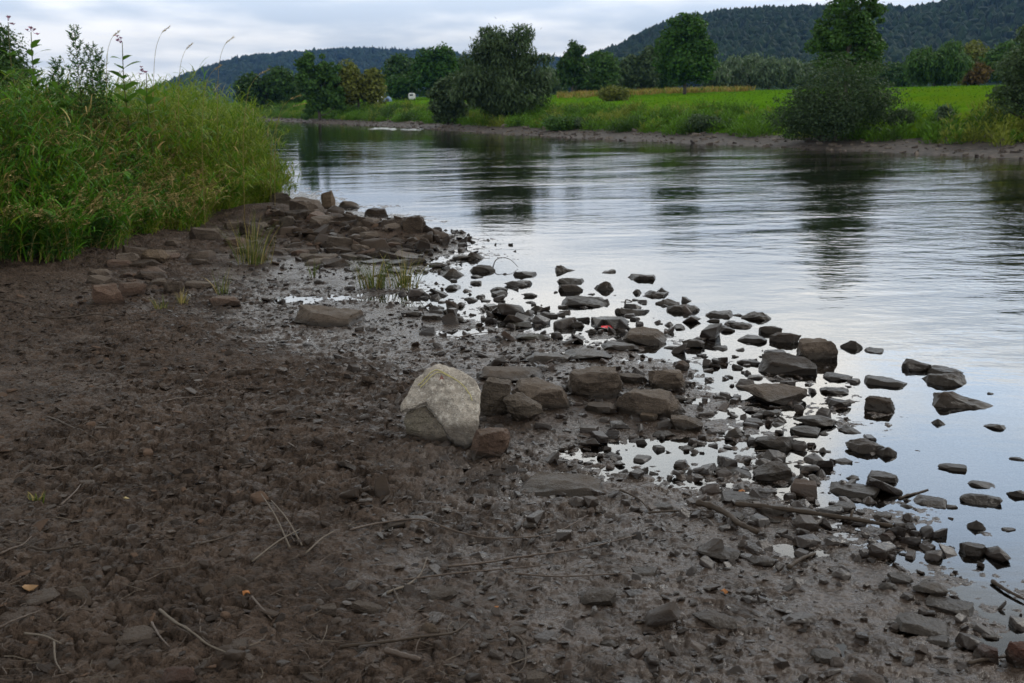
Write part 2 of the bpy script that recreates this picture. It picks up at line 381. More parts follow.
# ------------------------------------------------------------------ the ground sheet, split by what covers it
def build_ground():
    a_in = np.linspace(R(-38), R(38), 820)
    a_out = np.linspace(R(38), R(322), 110)[1:]
    az = np.concatenate([a_in, a_out])
    r = np.concatenate([np.geomspace(.9, 2.4, 40)[:-1], np.geomspace(2.4, 26, 720)[:-1], np.geomspace(26, 420, 150)[:-1], np.geomspace(420, 3200, 80)])
    A, RR = np.meshgrid(az, r, indexing='ij')
    X, Y = (np.sin(A) * RR).ravel(), (np.cos(A) * RR).ravel()
    z, s, u, b = ground(X, Y)
    z = np.where(RR.ravel() > 2900, z - 1.5, z)
    V = np.stack([X, Y, z], -1)
    nA, nR = A.shape
    i = np.arange(nA)[:, None]; j = np.arange(nR - 1)[None, :]; i2 = (i + 1) % nA
    f = np.stack([i * nR + j, i * nR + j + 1, i2 * nR + j + 1, i2 * nR + j], -1).reshape(-1, 4)
    rf = RR.ravel()[f].mean(1); sf, uf, bf = s[f].mean(1), u[f].mean(1), b[f].mean(1)
    xf, yf = X[f].mean(1), Y[f].mean(1)
    wob = perlin(xf * .4, yf * .4, 2.2) * 1.2
    reg = np.where(rf > 470, 4, np.where(uf + wob > 4.3, 3, np.where(uf > -4, 2, np.where((bf > .5) | ((sf > 0) & (rf > 45)), 5, np.where(sf > -2.6, 0, 1)))))
    for k, (name, mt, lab) in enumerate([('mud_shore', 'mud', 'dark trampled wet mud shore sloping down to the river'), ('river_bed', 'bed', 'dark muddy bed of the river under the water'),
            ('gravel_bank', 'gravel', 'grey brown gravel strip along the far waterline'), ('meadow', 'meadow', 'bright green meadow rising beyond the far bank'),
            ('hills', 'hill_soil', 'long wooded hills closing the view behind the meadow'), ('grass_bank', 'bank_soil', 'raised earth bank under the tall grass on the near shore')]):
        ff = f[reg == k]
        if not len(ff): continue
        ids, inv = np.unique(ff, return_inverse=True)
        g = Geo(); g.add(V[ids], inv.reshape(-1, 4)); tag(g.build(name, M[mt], smooth=True), lab, 'ground', kind='structure')
    # cap under the camera's feet
    th = np.linspace(0, 2 * np.pi, 25)[:-1]; g = Geo()
    c = [[0, 0, gz(0, 0)]] + [[.92 * math.sin(t), .92 * math.cos(t), gz(.92 * math.sin(t), .92 * math.cos(t)) - .004] for t in th]
    g.add(c, [[0, 1 + (q + 1) % 24, 1 + q] for q in range(24)]); tag(g.build('mud_patch', M['mud'], smooth=True), 'dark wet mud underfoot on the near shore', 'ground', kind='structure')
build_ground()

# ------------------------------------------------------------------ water
def water_material():
    m, nt, out = new_mat('river_water'); k = NT(nt); p = k.pos(); x, y, z = k.sep(p)
    # axis along the river (flows away to the left) and across it
    al = k.math('ADD', k.math('MULTIPLY', x, -.40), k.math('MULTIPLY', y, .92)); ac = k.math('ADD', k.math('MULTIPLY', x, .92), k.math('MULTIPLY', y, .40))
    cm = k.n('CombineXYZ'); k.set(cm.inputs[0], ac); k.set(cm.inputs[1], al); q = cm.outputs[0]
    dist = k.math('POWER', k.math('ADD', k.math('MULTIPLY', x, x), k.math('MULTIPLY', y, y)), .5)
    out_in = k.mrange(k.math('ADD', k.math('MULTIPLY', x, .937), k.math('MULTIPLY', k.math('SUBTRACT', y, 11.0), .349)), -.6, 9.0)   # 0 in the quiet shallows, 1 in the current
    patch = k.mrange(k.noise(k.vmul(q, (.13, .32, 1)), 1.0, 3), .36, .64)
    amp = k.math('MULTIPLY', k.mrange(out_in, 0, 1, .06, 1, False), k.mrange(patch, 0, 1, .35, 1.3, False))
    amp = k.math('MULTIPLY', amp, k.mrange(dist, 38, 75, 1, .42))
    w1 = k.noise(k.vmul(p, (.55, .8, 1)), 1.0, 3); w2 = k.noise(k.vmul(p, (1.5, 2.6, 1)), 1.0, 3); w3 = k.noise(k.vmul(p, (6, 8, 1)), 1.0, 3)
    h = k.math('ADD', k.math('MULTIPLY', w1, .014), k.math('ADD', k.math('MULTIPLY', w2, .019), k.math('MULTIPLY', w3, .0045)))
    h = k.math('MULTIPLY', h, amp)
    b = k.n('Bump'); k.set(b.inputs['Height'], h); b.inputs['Strength'].default_value = 1; b.inputs['Distance'].default_value = 1.0
    fr = k.n('Fresnel'); fr.inputs[0].default_value = 1.5; k.set(fr.inputs['Normal'], b.outputs[0])
    gl = k.n('BsdfGlossy'); gl.inputs['Color'].default_value = (1, 1, 1, 1); gl.inputs['Roughness'].default_value = .03; k.set(gl.inputs['Normal'], b.outputs[0])
    tr = k.n('BsdfTransparent'); tr.inputs[0].default_value = (.50, .46, .36, 1)
    mx = k.n('MixShader'); k.set(mx.inputs[0], fr.outputs[0]); nt.links.new(tr.outputs[0], mx.inputs[1]); nt.links.new(gl.outputs[0], mx.inputs[2])
    nt.links.new(mx.outputs[0], out.inputs[0]); return m
M['water'] = water_material()
g = Geo(); g.add([(-260, -150, 0), (140, -150, 0), (140, 440, 0), (-260, 440, 0)], [[0, 1, 2, 3]])
tag(g.build('water', M['water']), 'wide calm river with pale sky reflections and wind ripples', 'river', kind='structure')

# ------------------------------------------------------------------ rocks
def rock_points(kind, rs):
    J = lambda a: rs.uniform(-a, a)
    if kind in ('block', 'slab'):
        a = .26 if kind == 'block' else .34
        pts = [(sx * (.5 + J(a) * .6) , sy * (.5 + J(a) * .7), z + (J(.13) if z else 0)) for sx in (-1, 1) for sy in (-1, 1) for z in (0, 1)]
        pts = [(x * (.86 if z > .5 else 1), y * (.84 if z > .5 else 1), z) for x, y, z in pts]
        for i in range(5): pts.append((J(.52), rs.choice([-.55, .55]) + J(.08), rs.uniform(.1, .8)))
        for i in range(3): pts.append((rs.choice([-.55, .55]) + J(.07), J(.4), rs.uniform(.1, .75)))
    elif kind == 'round':
        pts = []
        for i in range(30):
            v = rs.normal(size=3); v /= np.linalg.norm(v); v *= rs.uniform(.9, 1.05)
            pts.append((v[0] * .52, v[1] * .52, .42 + v[2] * .58))
    elif kind == 'wedge':   # long ridge falling to the right
        pts = [(-.5, -.4, 0), (-.5, .4, 0), (.55, -.12, 0), (.55, .15, .02), (-.42, -.1, 1), (-.3, .25, .95), (-.5, -.35, .55), (0, -.3, .3), (.1, .1, .55), (-.48, .3, .7), (.1, .35, 0), (.3, -.25, .08)]
        pts = [(x + J(.05), y + J(.05), z + J(.05)) for x, y, z in pts]
    else:                   # pyr: blunt pyramid
        pts = [(J(.12) - .05, J(.1), 1), (.12 + J(.06), J(.1), .86)]
        n = 7
        for i in range(n):
            t = 2 * math.pi * i / n + J(.3); pts.append((.52 * math.cos(t), .5 * math.sin(t), abs(J(.1)))); pts.append((.4 * math.cos(t + .4), .38 * math.sin(t + .4), .45 + J(.15)))
    return np.array(pts)
def chip(pts, rs, n):
    # knock corners off the convex form with slanting breaks
    for i in range(n):
        v = rs.normal(size=3) * np.array([1, 1, .75]); v[2] = abs(v[2]) * (1 if i % 3 else -.3); v /= np.linalg.norm(v)
        bm = bmesh.new(); [bm.verts.new(p) for p in pts]; r = bmesh.ops.convex_hull(bm, input=bm.verts)
        bmesh.ops.delete(bm, geom=[e for e in r['geom_interior'] if isinstance(e, bmesh.types.BMVert)], context='VERTS')
        P = np.array([q.co[:] for q in bm.verts]); c = P.mean(0); sup = ((P - c) @ v).max()
        bmesh.ops.bisect_plane(bm, geom=list(bm.verts) + list(bm.edges) + list(bm.faces), plane_co=c + v * sup * rs.uniform(.62, .86), plane_no=v, clear_outer=True)
        pts = np.array([q.co[:] for q in bm.verts]); bm.free()
    return pts
def hull_geo(pts, cuts=2, bevel=.03, amp=.02, seed=0, scale=(1, 1, 1)):
    bm = bmesh.new()
    for p in pts: bm.verts.new(p * np.array(scale))
    r = bmesh.ops.convex_hull(bm, input=bm.verts)
    junk = [e for e in r['geom_interior'] if isinstance(e, bmesh.types.BMVert)]
    bmesh.ops.delete(bm, geom=junk, context='VERTS')
    S = float(np.min(scale)) ; SM = float(np.max(scale))
    bmesh.ops.dissolve_limit(bm, angle_limit=R(9), verts=bm.verts, edges=bm.edges)
    if bevel: bmesh.ops.bevel(bm, geom=list(bm.edges), offset=bevel * (S * SM) ** .5, segments=1, affect='EDGES', clamp_overlap=True)
    bmesh.ops.triangulate(bm, faces=bm.faces)
    if cuts:
        for it in range(2 if cuts > 2 else 1):
            L = [e for e in bm.edges if e.calc_length() > SM * (.14 if it == 0 else .09)]
            bmesh.ops.subdivide_edges(bm, edges=L, cuts=cuts if it == 0 else 1, use_grid_fill=True)
        bmesh.ops.triangulate(bm, faces=bm.faces)
    bm.normal_update()
    V = np.array([v.co[:] for v in bm.verts]); Nn = np.array([v.normal[:] for v in bm.verts])
    fs = np.array([[v.index for v in f.verts] for f in bm.faces]); bm.free()
    if amp:
        k = 3.2 / SM; o = seed * 3.17
        d = .7 * fbm(V[:, 0] * k + o, V[:, 1] * k + o, V[:, 2] * k * 1.6 + o, 2, .5) + .45 * perlin(V[:, 0] * k * 4 + o, V[:, 1] * k * 4, V[:, 2] * k * 7)
        V = V + Nn * (d * amp * (S * SM) ** .5)[:, None]
    return V, fs
n_rock = [0]
ROCKS = []
def rock(px, py, w, h, kind, mat, label, rot=0, depth=None, tilt=0, ref=None, name='rock', group=None, sink=.12, cuts=2, amp=.11, z=None, bevel=.012):
    n_rock[0] += 1; rs = np.random.default_rng(1000 + n_rock[0])
    p = on_ground(px, py)
    if (p[2] < -.004 or (p[2] < .016 and mat == 'dark')) and z is None:
        py -= .36 * h; h *= .64; p = on_ground(px, py)
    dcam = math.hypot(p[0], p[1]) * 1.0
    th = math.atan2(HC - max(p[2], 0), dcam); depthcam = math.hypot(dcam, HC) * 1.0
    k = depthcam * .985 / F
    W = w * k; D = depth if depth else {'slab': .8, 'block': .72, 'round': .75, 'wedge': .5, 'pyr': .75}[kind] * W
    Hh = max((h * k - D * .95 * math.sin(th)) / math.cos(th), .17 * W if kind != 'slab' else .11 * W)
    dirn = np.array([p[0], p[1]]) / dcam
    c = p[:2] + dirn * D * .46
    g0 = min(gz(*c), gz(*p[:2])) if z is None else z
    base = g0
    below = max(0, -base)
    Ht = (Hh + below) / (1 - sink)
    pts = chip(rock_points(kind, rs), rs, {'round': 3, 'block': 7, 'slab': 6, 'pyr': 2, 'wedge': 0}[kind])
    lo, hi = pts.min(0), pts.max(0); pts = (pts - lo) / (hi - lo) - np.array([.5, .5, 0])
    V, fs = hull_geo(pts, cuts if w < 30 else 3, bevel, amp, n_rock[0], (W, D, Ht))
    g = Geo(); g.add(V, fs); o = g.build(name, M[mat], smooth=True, sharp=24)
    face = math.atan2(-dirn[0], dirn[1])
    o.location = (c[0], c[1], base - sink * Ht); o.rotation_euler = (R(rs.uniform(-4, 4)), R(tilt + rs.uniform(-3, 3)), face + R(rot + rs.uniform(-9, 9)))
    tag(o, label, 'rock', group)
    ROCKS.append(dict(o=o, px=px, py=py - h / 2, w=w, ref=ref, c=c, r=max(W, D) / 2))
    return o

T = [  # px, base py, width px, height px, form, stone, label, options
 # heap of slabs around the pale boulder
 (492,458,44,34,'block','red','reddish brown square block leaning against the foot of the pale boulder',dict(ref='the reddish block',rot=10)),
 (492,416,34,42,'block','grey','grey brown rock standing upright against the right side of the pale boulder',dict(tilt=8,depth=.22)),
 (522,423,42,32,'round','grey','rounded cracked grey rock between the pale boulder and the tilted flat slab',dict(depth=.2)),
 (513,383,70,22,'slab','rock','flat brown slab lying just behind and right of the pale boulder',dict(depth=.42)),
 (540,410,62,36,'slab','rock','flat topped brown slab with a bright face tilted toward the shore in the heap',dict(ref='the tilted flat slab',tilt=4,depth=.36)),
 (548,362,46,12,'slab','rock','thin brown slab at the back left of the slab heap',dict()),
 (595,398,58,42,'block','rock','big squarish brown rock with dark shaded front in the middle of the heap',dict(ref='the big squarish rock',depth=.42,rot=-8)),
 (647,417,76,34,'slab','rock','long thick brown slab at the right end of the slab heap',dict(ref='the long thick slab',depth=.30,rot=-14,tilt=5)),
 (667,391,37,27,'block','rock','brown rock slumped behind the long thick slab',dict(ref=None)),
 (633,384,32,14,'slab','grey','thin broken grey slab between the big squarish rock and the slumped rock',dict()),
 (588,360,50,12,'slab','rock','low flat brown slab behind the big squarish rock',dict()),
 (620,354,40,10,'slab','dark','dark flat slab at the water edge behind the slab heap',dict()),
 (601,414,34,14,'slab','rock','small brown wedge of stone in front of the big squarish rock',dict()),
 (649,421,17,10,'slab','tan','small tan chip under the front of the long thick slab',dict()),
 (686,431,33,18,'block','rock','muddy brown rock off the right end of the long thick slab',dict()),
 (682,371,15,12,'round','red','small orange brown cobble behind the slumped rock',dict()),
 (560,497,86,26,'slab','rock','broad low mud covered slab lying alone in front of the reddish block',dict(ref='the mud covered slab',depth=.36,sink=.3)),
 # stones in the shallows, back row
 (572,276,34,11,'wedge','dark','dark pointed flat rock alone at the outer edge of the shallows',dict(ref='the dark pointed rock')),
 (610,275,19,5,'slab','dark','thin dark slab barely above the water beyond the stepped rock',dict()),
 (644,282,36,5,'slab','dark','long thin slab just breaking the water surface furthest out',dict(ref='the long thin slab')),
 (572,288,33,12,'slab','grey','flat grey slab sloping into the water behind a square dark rock',dict(rot=15)),
 (571,297,26,14,'block','dark','square dark rock in front of the sloping grey slab in the shallows',dict()),
 (605,297,30,17,'pyr','dark','stepped dark rock standing clear in the shallows',dict(ref='the stepped rock')),
 (637,297,11,9,'round','dark','small knob of rock left of the flat strip stone in the water',dict()),
 (652,299,30,6,'slab','dark','flat strip of rock between two knobs out in the water',dict()),
 (669,298,27,11,'wedge','dark','low dark wedge pointing right at the outer row of shallows',dict()),
 (667,309,27,11,'round','grey','smooth grey rock leaning on a darker one in the outer shallows',dict()),
 (693,306,25,10,'wedge','grey','grey wedge behind the blunt dark boulder in the outer shallows',dict()),
 (683,318,33,15,'round','dark','blunt dark boulder in front of the grey wedge in the outer shallows',dict(ref='the blunt dark boulder')),
 (630,319,37,12,'slab','dark','straight edged dark slab left of the blunt dark boulder',dict()),
 (612,329,36,14,'slab','dark','dark ledge of rock with a red scrap at its foot',dict(ref='the ledge with the red scrap')),
 (644,345,44,18,'slab','rock','brown flat topped rock at the water edge below the red scrap',dict(ref='the brown flat topped shore rock')),
 (576,332,18,12,'round','dark','rounded dark stone left of the ledge with the red scrap',dict()),
 (693,354,24,17,'round','dark','rounded dark boulder at the mud edge right of the slab heap',dict()),
 (586,312,50,14,'slab','dark','long dark ledge running left to right in mid shallows',dict()),
 (549,321,18,10,'block','dark','small dark block left of the long dark ledge in the shallows',dict()),
 (592,338,9,10,'round','dark','tiny upright stone in the puddle by the ledge with the red scrap',dict()),
 (474,265,23,15,'pyr','dark','dark pyramid shaped rock at the outer tip left of the driftwood twig',dict(ref='the pyramid rock')),
 (482,277,28,13,'block','dark','dark square block in front of the pyramid shaped rock',dict()),
 (452,283,28,16,'pyr','dark','dark pointed rock right of the low grass tufts',dict(ref='the pointed rock by the tufts')),
 (439,273,20,11,'round','dark','rounded dark rock just behind the pointed rock by the tufts',dict()),
 (413,267,27,9,'slab','dark','flat dark slab in the water behind the low grass tufts',dict()),
 (421,255,31,12,'slab','dark','dark slab standing in water off the tip of the rubble spit',dict()),
 (462,260,21,6,'slab','grey','low grey stone alone in the water off the rubble spit',dict()),
 (525,280,28,10,'slab','dark','dark flat rock between the pyramid rock and the dark pointed rock',dict()),
 (516,291,25,11,'round','dark','dark rounded rock just below the dark flat rock near the pyramid',dict()),
 (499,296,18,10,'round','dark','dark cobble right of the square block below the pyramid rock',dict()),
 (530,300,15,8,'round','dark','small dark cobble left of the square dark rock in the shallows',dict()),
 (476,287,12,7,'round','dark','little dark cobble directly under the square block by the pyramid',dict()),
 (510,314,24,11,'pyr','dark','dark hump of rock in the wet middle of the stony shallows',dict(ref='the dark hump')),
 (433,325,27,14,'block','dark','dark block at the mud edge below the low grass tufts',dict(ref='the dark block below the tufts')),
 (455,327,18,11,'block','dark','smaller dark block touching the right end of another dark block',dict()),
 (411,321,22,12,'round','dark','dark rounded rock left of the dark block below the tufts',dict()),
 (538,316,16,12,'pyr','dark','little dark peak of rock right of the dark hump',dict()),
 (533,341,36,10,'round','moss','low mossy green stone at the puddle behind the slab heap',dict(ref='the mossy stone')),
 (519,328,27,8,'slab','moss','thin mossy slab just above the low mossy green stone',dict()),
 # middle right
 (719,322,31,12,'slab','dark','dark flat stone at the outer water edge right of the grey wedge',dict()),
 (719,332,15,8,'round','dark','little dark cobble in front of the outer flat stone',dict()),
 (756,326,31,16,'round','dark','dark rounded rock with a sloping top in the outer group of the cove',dict(ref='the sloping rounded rock')),
 (742,332,23,11,'round','dark','dark cobble left of the sloping rounded rock in the cove',dict()),
 (770,339,23,15,'round','dark','upright dark cobble between the sloping rounded rock and the glossy round boulder',dict()),
 (785,350,31,20,'round','dark','glossy round dark boulder in the cove left of the tall brown boulder',dict(ref='the glossy round boulder')),
 (752,347,30,13,'slab','dark','dark sloping slab left of the glossy round boulder',dict()),
 (817,372,36,36,'block','rock','tall angular brown boulder standing in the water of the cove',dict(ref='the tall brown boulder',rot=12,tilt=4)),
 (852,356,27,18,'pyr','dark','dark peaked rock alone in open water right of the tall brown boulder',dict(ref='the peaked rock')),
 (873,355,20,5,'slab','dark','flat low stone trailing from the right foot of the peaked rock',dict()),
 (775,358,24,8,'slab','dark','dark low slab behind the big dark block of the cove',dict()),
 (787,386,57,33,'block','dark','big dark block with a flat top in the cove',dict(ref='the big dark block',depth=.34)),
 (770,406,70,26,'round','rock','wide low rounded brown rock in front of the big dark block',dict(ref='the wide low rock')),
 (838,386,28,14,'slab','dark','dark slab just below the tall brown boulder',dict()),
 (834,399,31,13,'slab','dark','dark flat rock in shallow water under the slab below the tall boulder',dict()),
 (885,391,39,14,'slab','grey','smooth pale grey slab alone on the bright water',dict(ref='the smooth grey slab')),
 (880,421,30,26,'block','dark','dark square edged rock standing alone below the smooth grey slab',dict(ref='the square edged rock')),
 (769,423,23,15,'round','dark','round dark cobble in the puddle below the wide low rock',dict()),
 (815,436,40,24,'round','dark','dark hunched rock at the cove edge left of the square edged rock',dict(ref='the hunched rock')),
 (805,441,29,15,'block','dark','dark block tucked under the front of the hunched rock',dict()),
 (776,462,43,31,'round','dark','large dark rounded boulder at the mud edge below the puddle',dict(ref='the large rounded boulder')),
 (850,438,23,12,'slab','dark','dark tilted chip right of the hunched rock',dict(tilt=10)),
 (864,463,36,26,'round','dark','dark lumpy rock in the shallows below the square edged rock',dict(ref='the lumpy rock')),
 (886,463,21,18,'round','dark','dark cobble against the right side of the lumpy rock',dict()),
 (916,377,27,17,'block','dark','dark square rock at the left of the far right group in open water',dict(ref='the square rock far out')),
 (946,378,36,7,'slab','dark','flat dark ledge behind the overhanging rock in open water',dict()),
 (946,394,44,22,'block','dark','overhanging dark rock in open water above the big pointed wedge',dict(rot=18)),
 (972,419,70,25,'wedge','dark','big dark wedge pointing right in open water',dict(ref='the big pointed wedge',depth=.26)),
 (937,430,20,13,'pyr','dark','small peaked dark rock left of the big pointed wedge',dict()),
 (995,434,22,13,'round','dark','dark saddle shaped rock below the tip of the big pointed wedge',dict()),
 (990,396,8,4,'slab','dark','tiny stone between the overhanging rock and the picture edge',dict()),
 (953,476,26,14,'slab','grey','grey faceted stone alone in water below the big pointed wedge',dict(ref='the grey faceted stone')),
 (1016,463,14,6,'slab','dark','low dark chip at the right edge above the twin dark rocks',dict()),
 (981,512,37,19,'round','dark','dark shiny bowl shaped rock in the water near the right edge',dict(ref='the bowl shaped rock')),
 (980,491,25,9,'slab','dark','flat stone just behind the bowl shaped rock',dict()),
 (1017,502,18,14,'round','dark','dark round rock cut by the right edge beside the bowl shaped rock',dict()),
 (883,488,30,16,'block','dark','dark four sided rock in the water below the lumpy rock',dict(ref='the four sided rock')),
 (773,492,41,32,'block','dark','big dark sharp edged block on the mud above the long stick',dict(ref='the sharp edged block',rot=20)),
 (853,504,47,17,'slab','grey','long smooth grey slab at the waterline above the long stick',dict(ref='the smooth grey waterline slab')),
 (841,518,28,18,'block','dark','dark block between the grey waterline slab and the long stick',dict()),
 (930,511,31,12,'slab','dark','dark flat stone below a floating stick in shallow water',dict()),
 (766,501,21,14,'round','dark','brown cobble at the foot of the sharp edged block',dict()),
 (772,516,35,16,'slab','rock','brown slab between the sharp edged block and the long stick',dict()),
 (732,476,37,13,'slab','grey','wet grey slab left of the large sharp edged block',dict()),
 (740,509,42,14,'slab','dark','dark flat slab beside the bent stick',dict()),
 (976,536,17,17,'pyr','dark','small leaning dark rock in the water below the bowl shaped rock',dict()),
 (974,564,24,22,'block','dark','dark cube of rock in the shallows near the right edge',dict(ref='the dark cube')),
 (886,545,16,13,'round','cobble','round reddish brown cobble at the end of the long stick',dict(ref='the reddish cobble')),
 (718,568,42,19,'round','dark','dark smooth oval rock in the mud below the bent stick',dict(ref='the smooth oval rock')),
 (762,566,26,13,'round','rock','brown muddy cobble right of the smooth oval rock',dict()),
 (930,598,31,17,'round','grey','grey brown rounded rock half sunk in mud below the dark cube',dict(ref='the half sunk grey rock')),
 (900,592,23,18,'round','dark','muddy dark lump left of the half sunk grey rock',dict()),
 (949,614,42,14,'slab','grey','flat dark grey slab in wet mud below the half sunk grey rock',dict()),
 (921,634,48,22,'slab','rock','tilted brown grey slab slanting down to the right in wet mud',dict(ref='the slanting slab',tilt=10)),
 (937,643,22,11,'slab','grey','small grey stone under the right tip of the slanting slab',dict()),
 (714,630,45,20,'round','rock','brown blunt rock in the mud near the bottom right',dict(ref='the blunt brown rock')),
 (985,661,21,18,'block','cobble','reddish brown stone in the wet mud at the bottom right',dict()),
 (1018,668,22,24,'block','cobble','reddish rock cut by the right edge near the bottom corner',dict()),
 (867,690,32,20,'round','red','round reddish stone cut by the bottom edge right of centre',dict()),
 (826,663,30,16,'slab','grey','grey brown flat stone near the bottom edge',dict()),
 # front mud
 (597,605,38,19,'block','rock','smooth oblong brown stone alone in the foreground mud',dict(ref='the oblong brown stone')),
 (443,598,31,15,'block','grey','grey brown oblong stone left of the foreground twigs',dict(ref='the grey oblong stone')),
 (366,610,31,17,'slab','grey','pointed grey stone slanting in the foreground mud left of the oblong one',dict(tilt=10)),
 (645,575,29,11,'slab','tan','orange brown sliver of stone at the end of the twigs',dict()),
 (430,632,19,14,'pyr','tan','small pale tan stone in the foreground mud',dict()),
 (397,526,23,10,'slab','grey','grey stone at the left start of the long curved twig',dict()),
 (595,547,17,8,'round','grey','small grey cobble at the right end of the curved twig',dict()),
 (529,527,15,10,'round','rock','small brown cobble above the curved twig',dict()),
 (537,688,26,18,'block','grey','grey stone cut by the bottom edge near the middle',dict()),
 # left
 (109,304,29,21,'block','red','reddish square rock on the mud below the tall grass',dict(ref='the reddish square rock')),
 (132,296,28,15,'slab','red','reddish flat rock just right of the reddish square rock',dict()),
 (175,292,21,14,'block','rock','small brown block in the mud below the grass bank',dict()),
 (199,288,26,10,'slab','rock','brown flat stone right of the small brown block',dict()),
 (225,307,31,12,'slab','red','low reddish brown slab left of the long flat slab',dict(ref='the low reddish slab')),
 (331,326,72,24,'slab','rock','long flat brown slab lying alone above the open mud',dict(ref='the long flat slab',depth=.5)),
 (156,264,27,16,'round','tan','rounded light brown rock at the foot of the tall grass',dict()),
 (128,265,22,13,'slab','rock','brown slab tucked under the tall grass beside a lighter round rock',dict()),
 (22,623,35,16,'slab','red','flat reddish brown stone near the left edge of the foreground',dict(ref='the flat reddish stone')),
 (42,606,32,11,'slab','rock','brown stone just behind the flat reddish stone',dict()),
 (236,583,24,14,'pyr','grey','three sided grey stone in the left foreground mud',dict(ref='the three sided stone')),
 (180,688,34,24,'round','cobble','round reddish cobble cut by the bottom edge on the left',dict()),
 (84,584,26,11,'slab','tan','light tan flat stone in the left foreground mud',dict(ref='the light tan stone')),
 (78,600,19,12,'slab','grey','grey stone below the light tan stone',dict()),
 (327,615,19,13,'slab','grey','flat grey triangular stone in the middle foreground mud',dict()),
 (140,642,36,12,'slab','rock','low muddy brown stone near the bottom left twigs',dict()),
 (240,650,35,13,'slab','rock','low muddy brown stone under the long left twig',dict()),
 # rubble spit
 (330,209,15,18,'block','tan','pale pointed stone standing upright on top of the rubble spit',dict(ref='the upright pointed stone',tilt=-14,depth=.2,sink=.05)),
 (306,214,34,17,'slab','rock','brown slab at the top of the rubble spit left of the upright pointed stone',dict(tilt=8)),
 (282,210,26,18,'block','grey','grey block where the rubble spit meets the tall grass',dict()),
 (288,230,17,14,'block','grey','pale grey square stone low on the left of the rubble spit',dict(ref='the pale square stone')),
 (350,208,22,8,'slab','rock','thin slab on the crest of the spit right of the upright pointed stone',dict()),
 (376,217,24,10,'slab','dark','dark slab on the outer crest of the rubble spit',dict(ref='the dark crest slab')),
 (414,239,24,17,'block','dark','dark block at the outer tip of the rubble spit',dict(ref='the dark tip block')),
 (427,240,27,7,'slab','rock','flat brown stone touching the water at the tip of the spit',dict()),
]
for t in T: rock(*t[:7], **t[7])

# pale boulder
def boulder():
    p = on_ground(442, 443); dcam = math.hypot(p[0], p[1]); k = math.hypot(dcam, HC) * .99 / F
    def pl(x, v, out=0.0):            # a point of the sloping pale face seen at (x, v)
        Y = (v - 4.2) / 1.3835; Z = 1 + 1.13 * (Y + 3); return (x, Y - .75 * out, Z + .66 * out)
    back = lambda q, t: (q[0] * .96, q[1] + .75 * t, q[2] - .66 * t)
    main = [pl(*q) for q in [(-20,50,1),(-10,40,3),(1,25,3),(8,12,1),(13,2),(24,-2),(31,3),(36,16),(33,38),(41,55),(32,71),(17,80),(-2,86),(-17,78)]] + [pl(14,50,7),pl(20,28,7),pl(2,64,3),pl(-4,74,5)]
    fin = [pl(*q) for q in [(-42,36),(-41,44),(-27,70),(-14,79),(-10,46,1),(-24,51,2),(-34,42,1)]]
    sup = [(-37,26,-5),(-39,30,20),(-31,36,37),(-13,13,-5),(-9,21,25),(5,11,14),(22,12,-5),(36,22,-5),(36,30,14),(30,70,-5),(-26,74,-5),(20,66,34),(-16,66,36)]
    VV, FF, off = [], [], 0
    for q in (main + [back(a, 16) for a in main], fin + [back(a, 9) for a in fin], sup):
        v_, f_ = hull_geo(np.array(q, float) * k, 5, .008, .0, 5); VV.append(v_); FF.append(f_ + off); off += len(v_)
    V, fs = np.concatenate(VV), np.concatenate(FF)
    nsup = len(VV[0]) + len(VV[1])
    bm = bmesh.new(); LY = bm.verts.layers.float.new('part'); vs = [bm.verts.new(v) for v in V]
    for i_, v_ in enumerate(vs): v_[LY] = 1.0 if i_ >= nsup else 0.0
    [bm.faces.new([vs[i] for i in f]) for f in fs]
    L = [e for e in bm.edges if e.calc_length() > .03]; bmesh.ops.subdivide_edges(bm, edges=L, cuts=2, use_grid_fill=True)
    L = [e for e in bm.edges if e.calc_length() > .02]; bmesh.ops.subdivide_edges(bm, edges=L, cuts=1, use_grid_fill=True)
    bmesh.ops.triangulate(bm, faces=bm.faces); bm.normal_update()
    V = np.array([v.co[:] for v in bm.verts]); N = np.array([v.normal[:] for v in bm.verts]); lab_ = np.array([v[LY] for v in bm.verts]); fs = np.array([[v.index for v in f.verts] for f in bm.faces]); bm.free()
    d = .020 * fbm(V[:, 0] * 7, V[:, 1] * 7, V[:, 2] * 7, 2) + .014 * fbm(V[:, 0] * 22, V[:, 1] * 22, V[:, 2] * 22, 3)
    V = V + N * d[:, None]
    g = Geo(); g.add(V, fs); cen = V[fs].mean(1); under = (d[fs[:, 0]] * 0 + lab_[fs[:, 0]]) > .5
    g.f = [(fs[~under], 0), (fs[under], 1)]; o = g.build('boulder', [M['pale'], M['pale_shade']], smooth=True, sharp=26)
    ang = math.atan2(-p[0], p[1]); o.location = (p[0], p[1], p[2]); o.rotation_euler = (0, 0, ang)
    tag(o, 'large pale weathered boulder with a draped yellow grass strand on the mud', 'boulder')
    ROCKS.append(dict(o=o, px=442, py=400, w=82, ref='the pale boulder', c=p[:2] + np.array([0, .15]), r=.25))
    mw = Matrix.Translation(o.location) @ Euler((0, 0, ang)).to_matrix().to_4x4()
    return BVHTree.FromPolygons([mw @ Vector(v) for v in V], [list(map(int, f)) for f in fs])
bvh = boulder()
M['straw'] = foliage('dry_straw', (.30, .23, .11), (.42, .34, .17), .15)
M['yellow_blade'] = foliage('yellow_blade', (.42, .37, .15), (.50, .45, .21), .1)
def draped(pixels, off=.006):
    out = []
    for q in pixels:
        d = Vector(ray(*q)).normalized(); h = bvh.ray_cast(Vector((0, 0, HC)), d)
        if h[0] is not None: out.append(np.array(h[0] + h[1] * off))
    return out
